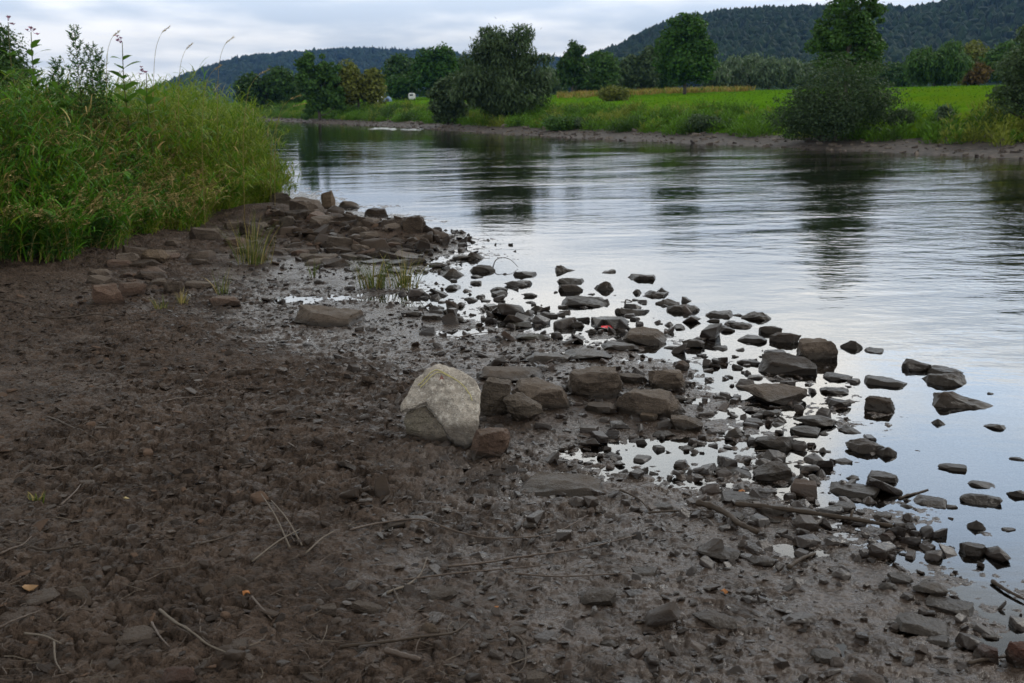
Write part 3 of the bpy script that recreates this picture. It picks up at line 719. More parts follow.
def interp(pts, n):
    pts = np.asarray(pts); t = np.linspace(0, len(pts) - 1, n); i = np.clip(t.astype(int), 0, len(pts) - 2); f = (t - i)[:, None]
    return pts[i] * (1 - f) + pts[i + 1] * f
def spline(pts, n):
    pts = np.asarray(pts, float); P = np.vstack([2 * pts[0] - pts[1], pts, 2 * pts[-1] - pts[-2]])
    out = []
    for t in np.linspace(0, len(pts) - 1.0001, n):
        i = int(t); f = t - i; a, b, c, d = P[i:i + 4]
        out.append(.5 * (2 * b + (c - a) * f + (2 * a - 5 * b + 4 * c - d) * f * f + (3 * b - a - 3 * c + d) * f ** 3))
    return np.array(out)
g = Geo()
px_path = spline([(418,386),(424,380),(431,373),(438,370.5),(449,376),(457,381),(464,387),(469,394),(472,401)], 44)
pp = draped(px_path)
g.add(*tube(pp, .0034, 5)); pp2 = draped(px_path[:22] + np.array([2.2, 2.0])); g.add(*tube(pp2, .0024, 5))
tag(g.build('grass_strand', M['yellow_blade'], smooth=True), 'yellow dry grass strand draped over the top of the pale boulder', 'grass strand')
pp = draped([(441, 379), (441.5, 375), (444, 380), (439, 381)], .003)
M['rust_leaf'] = plain('rust_leaf', (.13, .045, .035), .6); M['orange_leaf'] = plain('orange_leaf', (.26, .10, .025), .6); M['tan_leaf'] = plain('tan_leaf', (.20, .115, .05), .6)
if len(pp) == 4:
    g = Geo(); c = np.mean(pp, 0); g.add(np.array(pp), [[0, 2, 1], [0, 1, 3]]); tag(g.build('dead_leaf', M['rust_leaf']), 'small rust red leaf stuck on the face of the pale boulder', 'leaf')

# ---- smaller stones: every one its own object, described by the landmark it lies next to
LAND = [(r['px'], r['py'], r['ref'], r['w']) for r in ROCKS if r['ref']]
fill = []
def free(c, r):
    for q in ROCKS:
        if math.hypot(c[0] - q['c'][0], c[1] - q['c'][1]) < .75 * (r + q['r']): return False
    return True
def try_fill(px, py, w, hr, kind, mat, **kw):
    p = on_ground(px, py); r = w * math.hypot(p[0], p[1], HC) / F / 2
    if not kw.pop('pile', False) and not free(p[:2], r): return False
    o = rock(px, py, w, w * hr, kind, mat, None, name='stone', cuts=1, **kw); o['category'] = 'stone'
    fill.append((o, px, py - w * hr / 2, w, kind, mat)); return True
def scatter(n, gen):
    c = 0
    for _ in range(n * 8):
        if c >= n: break
        c += bool(gen())
kk = lambda: random.choice(['slab', 'slab', 'block', 'round', 'slab', 'pyr'])
def spit_gen():
    t = random.random(); x = 272 + 145 * t; yc = 213 + 32 * t; y = random.uniform(yc - 10 + 4 * t, yc + 52 - 14 * t)
    return try_fill(x, y, random.uniform(15, 38), random.uniform(.18, .38), random.choice(['slab', 'slab', 'slab', 'slab', 'block']), random.choice(['rock', 'rock', 'dark', 'dark', 'dark', 'red']),
                    pile=True, rot=random.uniform(-60, 60), tilt=random.uniform(-14, 14), sink=.32)
scatter(58, spit_gen)
def shallow_gen():
    x = random.uniform(420, 730); yc = np.interp(x, [420, 560, 640, 730], [300, 312, 325, 345])
    return try_fill(x, random.gauss(yc, 16), random.uniform(8, 18), random.uniform(.35, .6), kk(), 'dark', rot=random.uniform(-60, 60))
scatter(36, shallow_gen)
def cove_gen():
    y = random.uniform(365, 545); x = np.interp(y, [365, 400, 450, 500, 545], [740, 745, 770, 800, 880]) + random.gauss(0, 42)
    return try_fill(x, y, random.uniform(9, 24), random.uniform(.3, .6), kk(), random.choice(['dark', 'dark', 'rock', 'grey']), rot=random.uniform(-60, 60))
scatter(30, cove_gen)
def front_gen():
    x = random.uniform(430, 1015); y = random.uniform(500, 676)
    return try_fill(x, y, random.uniform(11, 24), random.uniform(.3, .55), kk(), random.choice(['rock', 'grey', 'rock', 'dark']), rot=random.uniform(-60, 60))
scatter(22, front_gen)
def foot_gen():
    t = random.random(); x = 95 + 185 * t; y = np.interp(x, [95, 140, 200, 280], [262, 252, 236, 214]) + random.uniform(0, 44)
    return try_fill(x, y, random.uniform(16, 32), random.uniform(.3, .5), random.choice(['slab', 'slab', 'block']), random.choice(['rock', 'rock', 'dark', 'red']), rot=random.uniform(-50, 50), tilt=random.uniform(-10, 10), sink=.25)
scatter(24, foot_gen)
D_SIZE = lambda w: 'tiny' if w < 11 else ('small' if w < 17 else 'middling')
byl = {}
for o, px, py, w, kind, mat in fill:
    best = min(LAND, key=lambda l: math.hypot((px - l[0]), 1.7 * (py - l[1])))
    dx, dy = px - best[0], (py - best[1]) * 1.7
    rel = ('left of' if dx < 0 else 'right of') if abs(dx) > abs(dy) else ('behind' if dy < 0 else 'in front of')
    form = {'slab': 'flat', 'block': 'angular', 'round': 'rounded', 'pyr': 'pointed'}[kind]
    colr = {'rock': 'brown', 'dark': 'dark', 'grey': 'grey', 'red': 'reddish'}[mat]
    lab = f"{D_SIZE(w)} {form} {colr} stone {rel} {best[2]}"
    byl.setdefault(lab, []).append((math.hypot(dx, dy), o))
for lab, L in byl.items():
    L.sort(key=lambda q: q[0])
    if len(L) == 1: L[0][1]['label'] = lab
    elif len(L) == 2:
        L[0][1]['label'] = lab + ', the nearer of two'; L[1][1]['label'] = lab + ', the farther of two'
    else:
        for q in L: q[1]['label'] = lab; q[1]['group'] = lab.replace(' stone ', ' stones ')
for r in ROCKS: r['o']['group'] = r['o'].get('group') or 'stones of the river shore'

# ------------------------------------------------------------------ pebbles and litter (nobody could count them)
def pebble_material():
    m, nt, out = new_mat('pebbles'); k = NT(nt); p = k.pos(); isl = k.island(); z = k.sep(p)[2]
    c = k.mix(isl, (.014, .010, .0075), (.052, .038, .028)); n = k.noise(p, 60, 4)
    w = k.n('TexWhiteNoise', noise_dimensions='1D'); k.set(w.inputs['W'], isl)
    c = k.mix(k.mrange(w.outputs[0], .90, .97), c, (.085, .055, .038)); c = k.mix(k.math('MULTIPLY', n, .45), c, (.024, .017, .013))
    rough = k.mrange(w.outputs[0], 0, 1, .3, .7, False)
    wet = k.mrange(z, .03, .14, 1, 0); c = k.mix(k.math('MULTIPLY', wet, .6), c, (.014, .011, .01))
    nt.links.new(k.bsdf(c, k.math('MULTIPLY', rough, k.mrange(wet, 0, 1, 1.3, .7)), k.mrange(wet, 0, 1, .1, .25), k.bump(n, .5, .01)), out.inputs[0]); return m
M['pebbles'] = pebble_material()
VAR = []
for i in range(14):
    rs = np.random.default_rng(50 + i)
    pts = rock_points(['slab', 'block', 'round', 'slab', 'pyr'][i % 5], rs)
    if i % 5 == 2: pts = pts[:14]
    VAR.append(hull_geo(pts, 0, .06, 0, i, (1, .8, .5)))
def scatter_stones(g, P, size, sink=.2, flat=1.0):
    N = len(P); which = rng.integers(0, len(VAR), N)
    for vi, (V, fs) in enumerate(VAR):
        idx = np.where(which == vi)[0]
        if not len(idx): continue
        n = len(idx); a = rng.uniform(0, 2 * np.pi, n); tx, ty = rng.normal(0, .25, n), rng.normal(0, .25, n)
        sc = np.stack([size[idx] * rng.uniform(.7, 1.3, n), size[idx] * rng.uniform(.6, 1.2, n), flat * size[idx] * rng.uniform(.45, 1.3, n)], -1)
        W = V[None] * sc[:, None, :]
        W[..., 2] += W[..., 0] * tx[:, None] + W[..., 1] * ty[:, None]
        c, s_ = np.cos(a)[:, None], np.sin(a)[:, None]
        X = W[..., 0] * c - W[..., 1] * s_; Y = W[..., 0] * s_ + W[..., 1] * c
        Wd = np.stack([X + P[idx, 0, None], Y + P[idx, 1, None], W[..., 2] + P[idx, 2, None] - sink * size[idx, None] * .5], -1)
        ff = (fs[None] + (np.arange(n) * len(V))[:, None, None]).reshape(-1, 3)
        g.add(Wd.reshape(-1, 3), ff)
def sample_px(n, fx):
    out = fx(n); P = []
    z = np.full(len(out), .1); d = np.stack([ray(*q) for q in out])
    for _ in range(6):
        t = (z - HC) / d[:, 2]; x, y = d[:, 0] * t, d[:, 1] * t; z = z + .7 * (np.maximum(ground(x, y, False)[0], -.02) - z)
    return np.stack([x, y, ground(x, y)[0]], -1)
g = Geo()
# world-space scatter over the mud, denser towards the water
N = 26000
rr = np.sqrt(rng.uniform(2.2 ** 2, 17 ** 2, N * 3)); aa = rng.uniform(-.62, .62, N * 3)
x, y = rr * np.sin(aa), rr * np.cos(aa)
_, s, u, b = ground(x, y, False)
dens = np.where((s > -1.1) & (b < .2), np.exp(-np.abs(s - .3) / 1.0) * .26 + .12 * (s > 0) * np.exp(-np.maximum(s - 1, 0) / 3), 0) * (.35 + .9 * sstep(-.3, .35, perlin(x * 1.1, y * 1.1, 8.8))) * np.where(rr < 9, 1, .6)
keep = rng.uniform(0, 1, len(x)) < dens
x, y = x[keep], y[keep]; z = ground(x, y)[0]
size = np.clip(rng.lognormal(-3.45, .58, len(x)), .010, .10)
scatter_stones(g, np.stack([x, y, z], -1), size)
rr = np.sqrt(rng.uniform(2.4 ** 2, 13 ** 2, 42000)); aa = rng.uniform(-.60, .60, 42000); x, y = rr * np.sin(aa), rr * np.cos(aa)
_, s, u, b = ground(x, y, False); keep = (s > .1) & (b < .1) & (perlin(x * 1.4, y * 1.4, 31.0) > -.22 + .45 * sstep(1.3, .2, s)); x, y = x[keep][:11000], y[keep][:11000]
scatter_stones(g, np.stack([x, y, ground(x, y)[0]], -1), np.clip(rng.lognormal(-3.75, .5, len(x)), .010, .065), .1, .38)
P = sample_px(1500, lambda n: np.stack([rng.uniform(268, 470, n), rng.uniform(206, 305, n)], -1))
Q = sample_px(190, lambda n: np.stack([rng.uniform(415, 735, n), 312 + rng.normal(0, 17, n)], -1))
scatter_stones(g, Q[Q[:, 2] > -.12], np.clip(rng.lognormal(-2.35, .4, (Q[:, 2] > -.12).sum()), .05, .2), .1)
def cove_px(n):
    y = rng.uniform(355, 560, n); return np.stack([np.interp(y, [355, 400, 450, 500, 560], [735, 745, 775, 815, 930]) + rng.normal(0, 42, n), y], -1)
Q = sample_px(150, cove_px); Q = Q[Q[:, 2] > -.12]; scatter_stones(g, Q, np.clip(rng.lognormal(-2.75, .4, len(Q)), .035, .13), .1)
sd = seg_dist(P[:, 0], P[:, 1], spit_line); P = P[(sd < 1.7) & (P[:, 2] > -.03)]
scatter_stones(g, P, np.clip(rng.lognormal(-2.3, .45, len(P)), .05, .3))
tag(g.build('pebbles', M['pebbles']), 'scattered flat pebbles and stone chips half pressed into the wet mud', 'pebbles', kind='stuff')

M['wood'] = plain('wet_wood', (.036, .026, .018), .55, .45, 30, .6, .15); M['twig'] = plain('brown_twig', (.050, .033, .022), .55, .4, 60, .4); M['grey_twig'] = plain('grey_twig', (.085, .068, .05), .7, .3, 60, .4)
g = Geo()
xs = sample_px(1100, lambda n: np.stack([rng.uniform(-40, 900, n), 690 - 390 * rng.uniform(0, 1, n) ** 1.3], -1))
for p in xs:
    if p[2] < .0: continue
    L = random.uniform(.03, .16); a = random.gauss(0, 1.2); n = 4; c = random.uniform(-.6, .6)
    q = [p + np.array([math.cos(a + c * t) * L * t, math.sin(a + c * t) * L * t, .004 + random.uniform(0, .006)]) for t in np.linspace(0, 1, n)]
    g.add(*tube(q, np.linspace(.0018, .0008, n) * random.uniform(.5, 1.4), 4), random.choice([0, 0, 0, 0, 1]))
tag(g.build('twig_litter', [M['twig'], M['grey_twig']]), 'short broken stalks and twig bits littering the mud', 'litter', kind='stuff')

# ------------------------------------------------------------------ sticks and twigs
def stick(px_pts, r0, r1, mat, label, name='twig', lift=.0, sides=6, knots=0, group='twigs lying on the mud', side=None):
    P = [on_ground(*q) for q in px_pts]
    P = spline([np.array([p[0], p[1], max(p[2], -.01)]) for p in P], max(14, 5 * len(P)))
    for p in P: p[2] = max(p[2], gz(p[0], p[1])) + r0 * .6 + lift + .007
    P[:, 2] = np.convolve(np.pad(P[:, 2], 2, 'edge'), np.ones(5) / 5, 'valid')
    rad = np.linspace(r0, r1, len(P)) * (1 + .12 * np.sin(np.arange(len(P)) * 1.7) + (rng.normal(0, .07, len(P)) if knots else 0))
    g = Geo(); g.add(*tube(P, rad, sides))
    if side:
        for (i, dx, dy) in side:
            b = P[int(i * (len(P) - 1))]; e = b + np.array([dx, dy, .03]); g.add(*tube(spline([b, (b + e) / 2 + np.array([0, 0, .01]), e], 7), np.linspace(r1 * .9, r1 * .4, 7), 5))
    return tag(g.build(name, M[mat], smooth=True), label, 'stick' if 'stick' in name else 'twig', group)
stick([(697,508),(712,512),(728,520),(740,530),(757,538)], .018, .013, 'wood', 'thick bent wet stick left of the long straight one', 'driftwood_stick', sides=9, knots=1, group='driftwood sticks at the waterline', lift=.015)
stick([(735,509),(770,514),(810,520),(850,525),(892,533)], .0135, .010, 'wood', 'long straight wet stick ending at the reddish cobble by the waterline', 'driftwood_stick', sides=9, knots=1, group='driftwood sticks at the waterline', side=[(.78, .03, .05)], lift=.018)
stick([(788,570),(800,562),(815,553)], .012, .008, 'wood', 'short dark stick stub below the long straight stick', 'driftwood_stick', sides=7, group='driftwood sticks at the waterline')
stick([(899,499),(912,495),(928,490)], .008, .005, 'wood', 'short grey stick lying in the shallow water above the flat stone', 'driftwood_stick', sides=6, group='driftwood sticks at the waterline')
stick([(992,583),(1005,592),(1024,602)], .010, .006, 'wood', 'dark stick reaching into the wet mud from the right edge', 'driftwood_stick', group='driftwood sticks at the waterline')
stick([(968,666),(990,661),(1012,657)], .008, .005, 'wood', 'dark short stick between the reddish stones at the bottom right', 'driftwood_stick', group='driftwood sticks at the waterline')
stick([(386,654),(402,660),(420,667)], .013, .010, 'twig', 'short thick orange brown piece of wood in the foreground mud', 'driftwood_stick', sides=8, group='driftwood sticks at the waterline')
TW = [([(350,532),(380,524),(420,523),(455,533),(495,540),(540,538),(570,528),(588,518)], .006, 'twig', 'long curved brown twig sweeping across the middle of the mud'),
 ([(448,567),(490,562),(540,557),(590,550),(636,537)], .006, 'twig', 'long straight twig rising to the right below the curved twig'),
 ([(404,577),(450,575),(500,571),(548,567)], .005, 'twig', 'thin flat lying twig just under the long straight twig'),
 ([(515,577),(560,579),(630,577)], .005, 'twig', 'reddish straight twig above the oblong brown stone'),
 ([(387,592),(405,585),(420,572),(427,557)], .006, 'grey_twig', 'pale bent twig standing up to the right left of the grey oblong stone'),
 ([(340,646),(400,643),(450,637),(470,622)], .007, 'wood', 'dark stick curving up at its right end near the bottom edge'),
 ([(511,634),(523,645),(525,665),(512,680)], .006, 'wood', 'dark hooked twig at the bottom middle'),
 ([(160,614),(180,630),(205,647),(235,660)], .006, 'grey_twig', 'long grey twig slanting down right in the left foreground'),
 ([(152,625),(160,640),(170,652)], .005, 'twig', 'short brown twig beside the long grey slanting twig'),
 ([(25,637),(45,645),(62,652)], .005, 'grey_twig', 'grey twig at the bottom left with a fork below it'),
 ([(55,650),(56,665),(62,678)], .004, 'grey_twig', 'thin grey twig pointing down at the bottom left'),
 ([(252,600),(262,612),(272,620)], .005, 'twig', 'short dark twig below the three sided stone'),
 ([(0,634),(20,628),(42,615)], .005, 'twig', 'thin twig lying across the flat reddish stone'),
 ([(2,300),(20,304),(38,311)], .010, 'wood', 'dark twig at the left edge below the grass bank'),
 ([(35,319),(60,320),(95,317),(120,318)], .009, 'wood', 'straight dark stick on the mud below the reddish square rock'),
 ([(52,312),(68,311),(80,318)], .008, 'wood', 'bent dark twig just above the straight dark stick'),
 ([(48,416),(70,427),(97,441)], .007, 'wood', 'dark twig slanting down right in the open mud on the left'),
 ([(165,402),(185,398),(210,394)], .006, 'twig', 'dark thin twig in the middle of the open mud'),
 ([(455,340),(480,333),(505,334)], .006, 'twig', 'thin twig on the wet mud behind the slab heap'),
 ([(620,494),(640,503),(650,512)], .006, 'wood', 'dark twig pointing right of the mud covered slab'),
 ([(648,515),(690,512),(720,514)], .006, 'wood', 'dark straight twig between the mud covered slab and the bent stick'),
 ([(393,588),(400,603),(408,618)], .005, 'wood', 'short dark twig hanging below the pale bent twig'),
 ([(60,505),(75,495),(83,480)], .006, 'twig', 'brown twig rising right in the left open mud'),
 ([(0,553),(20,546),(32,538)], .006, 'twig', 'brown twig at the left edge of the open mud'),
 ([(30,549),(50,553),(90,551)], .006, 'wood', 'dark flat lying twig near the left edge of the open mud'),
 ([(200,550),(225,540),(240,535)], .005, 'wood', 'thin dark twig left of the dead grass stalks'),
]
for pts, r, mt, lab in TW: stick(pts, r, r * .45, mt, lab)
# dead stalks standing in the mud at (275,530)
for i, (a, b_, hgt, lab) in enumerate([((290, 548), (262, 508), .0, 'leftmost pale dead stalk leaning in the middle left mud'), ((302, 545), (272, 514), .0, 'longer pale dead stalk crossing beside the leftmost one'), ((252, 560), (300, 535), .0, 'pale dead stalk lying flat under the crossed stalks'), ((306, 556), (335, 536), 0, 'pale dead stalk slanting right of the crossed stalks')]):
    p, q = on_ground(*a), on_ground(*b_); q[2] += .03 + (.03 if i < 2 else 0)
    g = Geo(); g.add(*tube(spline([p + np.array([0, 0, .008]), (p + q) / 2 + np.array([.005, 0, .02]), q], 9), np.linspace(.0045, .0025, 9), 5))
    tag(g.build('dead_stalk', M['grey_twig'], smooth=True), lab, 'stalk', 'dead stalks on the mud')
# driftwood twig arching out of the shallows at (500,260)
def arch(pts3, r, label):
    g = Geo(); g.add(*tube(spline(pts3, 16), np.linspace(r, r * .4, 16), 5)); return tag(g.build('twig', M['wood'], smooth=True), label, 'twig', 'twigs standing in the shallows')
a = at_z(493, 267); Yb = a[1]
arch([a, at_y(496, 260, Yb), at_y(503, 257.5, Yb + .1), at_y(511, 260, Yb), at_y(518, 267, Yb - .1)], .008, 'dark arching twig rising from the water right of the pyramid rock')
a = at_z(625, 305); Yb = a[1]
arch([a + np.array([0, 0, -.03]), at_y(626, 300, Yb), at_y(632, 302, Yb), at_y(621, 302, Yb)], .010, 'small dark forked twig above the straight edged slab in the water')
# fallen leaves, red scrap
M['red_plastic'] = plain('red_plastic', (.62, .03, .04), .35, .15, 30, .2)
def flat_scrap(px, py, w, mat, name, label, cat, lift=.01, seed=0):
    p = on_ground(px, py); k = math.hypot(p[0], p[1], HC) / F; rs = np.random.default_rng(seed); n = 9
    th = np.linspace(0, 2 * np.pi, n, endpoint=False); rad = w * k / 2 * rs.uniform(.75, 1.15, n)
    ring = np.stack([np.cos(th) * rad, np.sin(th) * rad * .75, rs.uniform(-.004, .02, n)], -1)
    V = np.vstack([[[0, 0, .022]], ring, [[0, 0, .014]], ring - np.array([0, 0, .004])]); V = V + np.array([p[0], p[1], max(p[2], 0) + lift])
    f = [[0, 1 + i, 1 + (i + 1) % n] for i in range(n)] + [[n + 1, n + 2 + (i + 1) % n, n + 2 + i] for i in range(n)] + [[1 + i, n + 2 + i, n + 2 + (i + 1) % n, 1 + (i + 1) % n] for i in range(n)]
    g = Geo(); g.add(V, f); return tag(g.build(name, M[mat]), label, cat)
flat_scrap(607, 329, 14, 'red_plastic', 'plastic_scrap', 'bright red crumpled plastic scrap at the foot of a dark ledge', 'scrap', .012, 1)
flat_scrap(742, 493, 7, 'orange_leaf', 'fallen_leaf', 'small orange leaf left of the sharp edged block', 'leaf', .01, 2)
flat_scrap(724, 596, 8, 'orange_leaf', 'fallen_leaf', 'orange brown leaf in the mud below the smooth oval rock', 'leaf', .01, 3)
flat_scrap(246, 597, 7, 'orange_leaf', 'fallen_leaf', 'orange leaf below the three sided stone', 'leaf', .01, 4)
flat_scrap(30, 589, 14, 'tan_leaf', 'fallen_leaf', 'long tan leaf on the mud above the flat reddish stone', 'leaf', .008, 5)
flat_scrap(498, 612, 6, 'orange_leaf', 'fallen_leaf', 'tiny pale orange leaf right of the grey oblong stone', 'leaf', .01, 6)
flat_scrap(126, 503, 9, 'straw', 'fallen_leaf', 'yellow brown leaf in the open mud on the left', 'leaf', .012, 7)

# ------------------------------------------------------------------ near vegetation
M['blade_green'] = foliage('green_blades', (.026, .105, .006), (.085, .215, .014), .4, .5, .2)
M['blade_yellow'] = foliage('yellow_green_blades', (.095, .165, .009), (.20, .245, .020), .4, .5, .2)
M['blade_straw'] = foliage('straw_blades', (.20, .145, .05), (.34, .26, .11), .3)
M['herb'] = foliage('dark_herb_leaves', (.018, .068, .014), (.048, .125, .026), .3)
M['stem'] = foliage('green_stems', (.05, .07, .02), (.10, .09, .03), .0)
M['plume'] = foliage('seed_plumes', (.32, .21, .09), (.50, .37, .19), .35)
M['petal'] = foliage('pink_petals', (.35, .10, .26), (.50, .20, .38), .3)
M['balsam'] = foliage('balsam_leaves', (.040, .11, .014), (.10, .20, .03), .4)

def bank_points(n, dmax, x0=-16, x1=-4.5, y0=9, y1=31):
    x = rng.uniform(x0, x1, n * 6); y = rng.uniform(y0, y1, n * 6)
    z, s, u, b = ground(x, y, False)
    px = 512 + F * x / np.maximum(y, 1)
    k = (b > -.05 + .55 * fbm(x * 1.3, y * 1.3, 2.5, 2)) & (b < dmax) & (rng.uniform(0, 1, len(x)) < np.exp(-np.maximum(b - 1.0, 0) / 2.4)) & (px > -140)
    x, y, z, b = x[k][:n], y[k][:n], z[k][:n], b[k][:n]
    return np.stack([x, y, z - .02], -1), b
def zone(P):   # 0 at the left, 1 at the right tip of the bank as the plants change along it
    return np.clip((P[:, 1] - 11.5) / 9.5, 0, 1)
g = Geo()
P, b = bank_points(20000, 7.5); zo = zone(P); n = len(P)
edge = sstep(1.3, 0, b)
cl = fbm(P[:, 0] * 1.1, P[:, 1] * 1.1, 1.0, 3)
hgt = (1 - .19 * sstep(15.5, 20, P[:, 1])) * (.55 + .80 * sstep(-.1, 1.1, b) + .16 * sstep(.6, 1, zo) - .36 * np.exp(-((zo - .50) / .2) ** 2)) * rng.uniform(.45, 1.15, n) * (1 + .75 * cl)
lean_az = np.where(rng.uniform(0, 1, n) < .5, 2.0 + 2.5 * fbm(P[:, 0] * 1.3, P[:, 1] * 1.3, 3.0, 2) + rng.normal(0, .6, n), rng.uniform(0, 6.28, n))   # clumps lean each their own way
V, fc, _ = ribbons(P, lean_az, np.abs(rng.normal(.15, .15, n)) + .2 * edge, rng.uniform(.7, 2.4, n) + .4 * edge, hgt, rng.uniform(.009, .022, n), 5)
pick = rng.uniform(0, 1, n); q = fbm(P[:, 0] * .9, P[:, 1] * .9, 6.0, 2)
mt = np.where(pick < .10 + .30 * np.exp(-((zo - .55 - .2 * q) / .2) ** 2), 2, np.where(pick < .30 + .55 * sstep(.45, .95, zo + .35 * q), 1, 0))
fm = np.repeat(mt, 5); 
g.v.append(V); g.n = len(V)
for m in range(3): g.f.append((fc[fm == m], m))
P4, b4 = bank_points(6200, 6.0); n = len(P4); z4 = zone(P4); cl = fbm(P4[:, 0] * 1.1, P4[:, 1] * 1.1, 1.0, 3)
H4 = (1 - .19 * sstep(15.5, 20, P4[:, 1])) * (.75 + .75 * sstep(0, 1.0, b4) + .16 * sstep(.6, 1, z4) - .40 * np.exp(-((z4 - .50) / .2) ** 2)) * rng.uniform(.7, 1.12, n) * (1 + .60 * cl)
tp4 = sstep(.62, .95, z4)
a4 = 2.0 - .5 * tp4 + (1 - .5 * tp4) * (2.0 * fbm(P4[:, 0] * 1.3, P4[:, 1] * 1.3, 3.0, 2) + rng.normal(0, .8, n))
V, fc, c = ribbons(P4, a4, rng.uniform(.02, .22, n) + .2 * sstep(.7, 0, b4) + .15 * tp4, rng.uniform(.25, .9, n) + .3 * sstep(.7, 0, b4) + .75 * tp4, H4 * (1 + .30 * tp4), np.full(n, .006), 5, 'stalk'); g.add(V, fc, 1)
LV = 11; t = np.clip(rng.uniform(.18, 1, (n, LV)), 0, .999) * 5; i0 = t.astype(int); f = (t - i0)[..., None]
ci = (np.take_along_axis(c, i0[..., None], 1) * (1 - f) + np.take_along_axis(c, i0[..., None] + 1, 1) * f).reshape(-1, 3); m_ = n * LV
V, fc, _ = ribbons(ci, rng.uniform(0, 6.28, m_), rng.uniform(.3, .9, m_), rng.uniform(1.2, 2.4, m_), rng.uniform(.16, .36, m_), rng.uniform(.012, .026, m_), 4, 'leaf', rng.normal(0, .3, m_))
zz = np.repeat(z4, LV); qq = np.repeat(fbm(P4[:, 0] * .9, P4[:, 1] * .9, 6.0, 2), LV); pk = rng.uniform(0, 1, m_)
mt = np.where(pk < .04 + .34 * np.exp(-((zz - .55 - .35 * qq) / .17) ** 2), 2, np.where(pk < .10 + .75 * sstep(.35, .95, zz + .6 * qq), 1, 0)); fm = np.repeat(mt, 4)
for q_ in range(3): g.f.append((fc[fm == q_] + g.n, q_))
g.v.append(V); g.n += len(V)
# fringe hanging over the mud at the right end
P2_, b2 = bank_points(5000, 1.0, -9, -4.4, 15, 31); n = len(P2_)
V, fc, _ = ribbons(P2_, rng.normal(2.5, .7, n), rng.uniform(.1, .7, n), rng.uniform(1.6, 2.7, n), rng.uniform(.25, .6, n), rng.uniform(.008, .016, n), 5)
g.add(V, fc, 1)
# seed heads
P3, b3 = bank_points(3200, 5.0); n = len(P3); zo3 = zone(P3)
az3 = rng.normal(2.0, .7, n); L3 = (1 - .12 * sstep(15.5, 20, P3[:, 1])) * (.95 + .50 * sstep(0, 1.5, b3) - .25 * np.exp(-((zo3 - .50) / .2) ** 2)) * rng.uniform(.75, 1.12, n)
V, fc, c = ribbons(P3, az3, rng.uniform(.02, .25, n), rng.uniform(.9, 1.9, n), L3, np.full(n, .006), 6, 'stalk'); g.add(V, fc, 2)
S = 16; tip = c[:, -3:, :]
tt = rng.uniform(0, 2, (n, S)); i0 = np.minimum(tt.astype(int), 1); ff = (tt - i0)[..., None]
sp_ = np.take_along_axis(tip, i0[..., None], 1) * (1 - ff) + np.take_along_axis(tip, i0[..., None] + 1, 1) * ff
sp_ = (sp_ + rng.normal(0, .010, sp_.shape)).reshape(-1, 3)
V, fc, _ = ribbons(sp_, np.repeat(az3, S) + rng.normal(0, .6, n * S), rng.uniform(.5, 1.6, n * S), rng.uniform(1.2, 2.2, n * S), rng.uniform(.035, .075, n * S), rng.uniform(.009, .016, n * S), 2, 'leaf'); g.add(V, fc, 3)
tag(g.build('tall_grass', [M['blade_green'], M['blade_yellow'], M['blade_straw'], M['plume']]), 'dense tall green and straw coloured grass with seed heads on the near bank', 'grass', kind='stuff')

def herb_geo(g, P, hgt, leaves, ls, stem_w, m_leaf, m_stem, th1=1.9, wr=.2):
    n = len(P); az = rng.normal(2.2, 1.2, n)
    V, fc, c = ribbons(P, az, rng.uniform(0, .15, n), rng.uniform(.25, .8, n), hgt, np.full(n, stem_w), 4, 'stalk'); g.add(V, fc, m_stem)
    t = rng.uniform(.12, 1, (n, leaves)) * 3.999; i0 = t.astype(int); f = (t - i0)[..., None]
    ci = np.take_along_axis(c, i0[..., None], 1) * (1 - f) + np.take_along_axis(c, i0[..., None] + 1, 1) * f
    m = n * leaves; L = ls * rng.uniform(.6, 1.25, m) 
    V, fc, _ = ribbons(ci.reshape(-1, 3), rng.uniform(0, 6.28, m), rng.uniform(.5, 1.2, m), rng.uniform(1.2, th1, m), L, L * wr * rng.uniform(.8, 1.3, m), 3, 'leaf', rng.normal(0, .25, m)); g.add(V, fc, m_leaf)
g = Geo()
P, b = bank_points(3400, 4.5, -16, -5.5, 9, 24); zo = zone(P)
k = rng.uniform(0, 1, len(P)) < np.where(zo < .35, 1, .35 * (1 - zo) + .08); P, b = P[k], b[k]
herb_geo(g, P, (1 - .2 * sstep(15.5, 20, P[:, 1])) * (.45 + 1.15 * sstep(0, 1.3, b)) * rng.uniform(.6, 1.15, len(P)), 24, .115, .006, 0, 1)
P, b = bank_points(700, .7, -14, -6, 9, 20)
herb_geo(g, P, rng.uniform(.2, .45, len(P)), 16, .07, .005, 0, 1, 1.7, .38)
P, b = bank_points(900, 4.0, -16, -5.5, 9, 29)
k = fbm(P[:, 0] * .7, P[:, 1] * .7, 21.0, 2) > -.05; P, b = P[k], b[k]
herb_geo(g, P, (1 - .2 * sstep(15.5, 20, P[:, 1])) * (.6 + .85 * sstep(0, 1.2, b)) * rng.uniform(.75, 1.15, len(P)), 20, .19, .008, 2, 1, 1.9, .30)
# dead flattened stems along the trampled foot of the bank
P, b = bank_points(1500, .8, -16, -4.5, 9, 31); n = len(P)
V, fc, _ = ribbons(P + np.array([0, 0, .05]), rng.normal(2.4, .9, n), rng.uniform(.5, 1.3, n), rng.uniform(1.5, 2.2, n), rng.uniform(.25, .8, n), rng.uniform(.006, .012, n), 4); g.add(V, fc, 3)
tag(g.build('leafy_herbs', [M['herb'], M['stem'], M['balsam'], M['blade_straw']]), 'dark green leafy herbs crowding the foot of the near grass bank', 'herbs', kind='stuff')

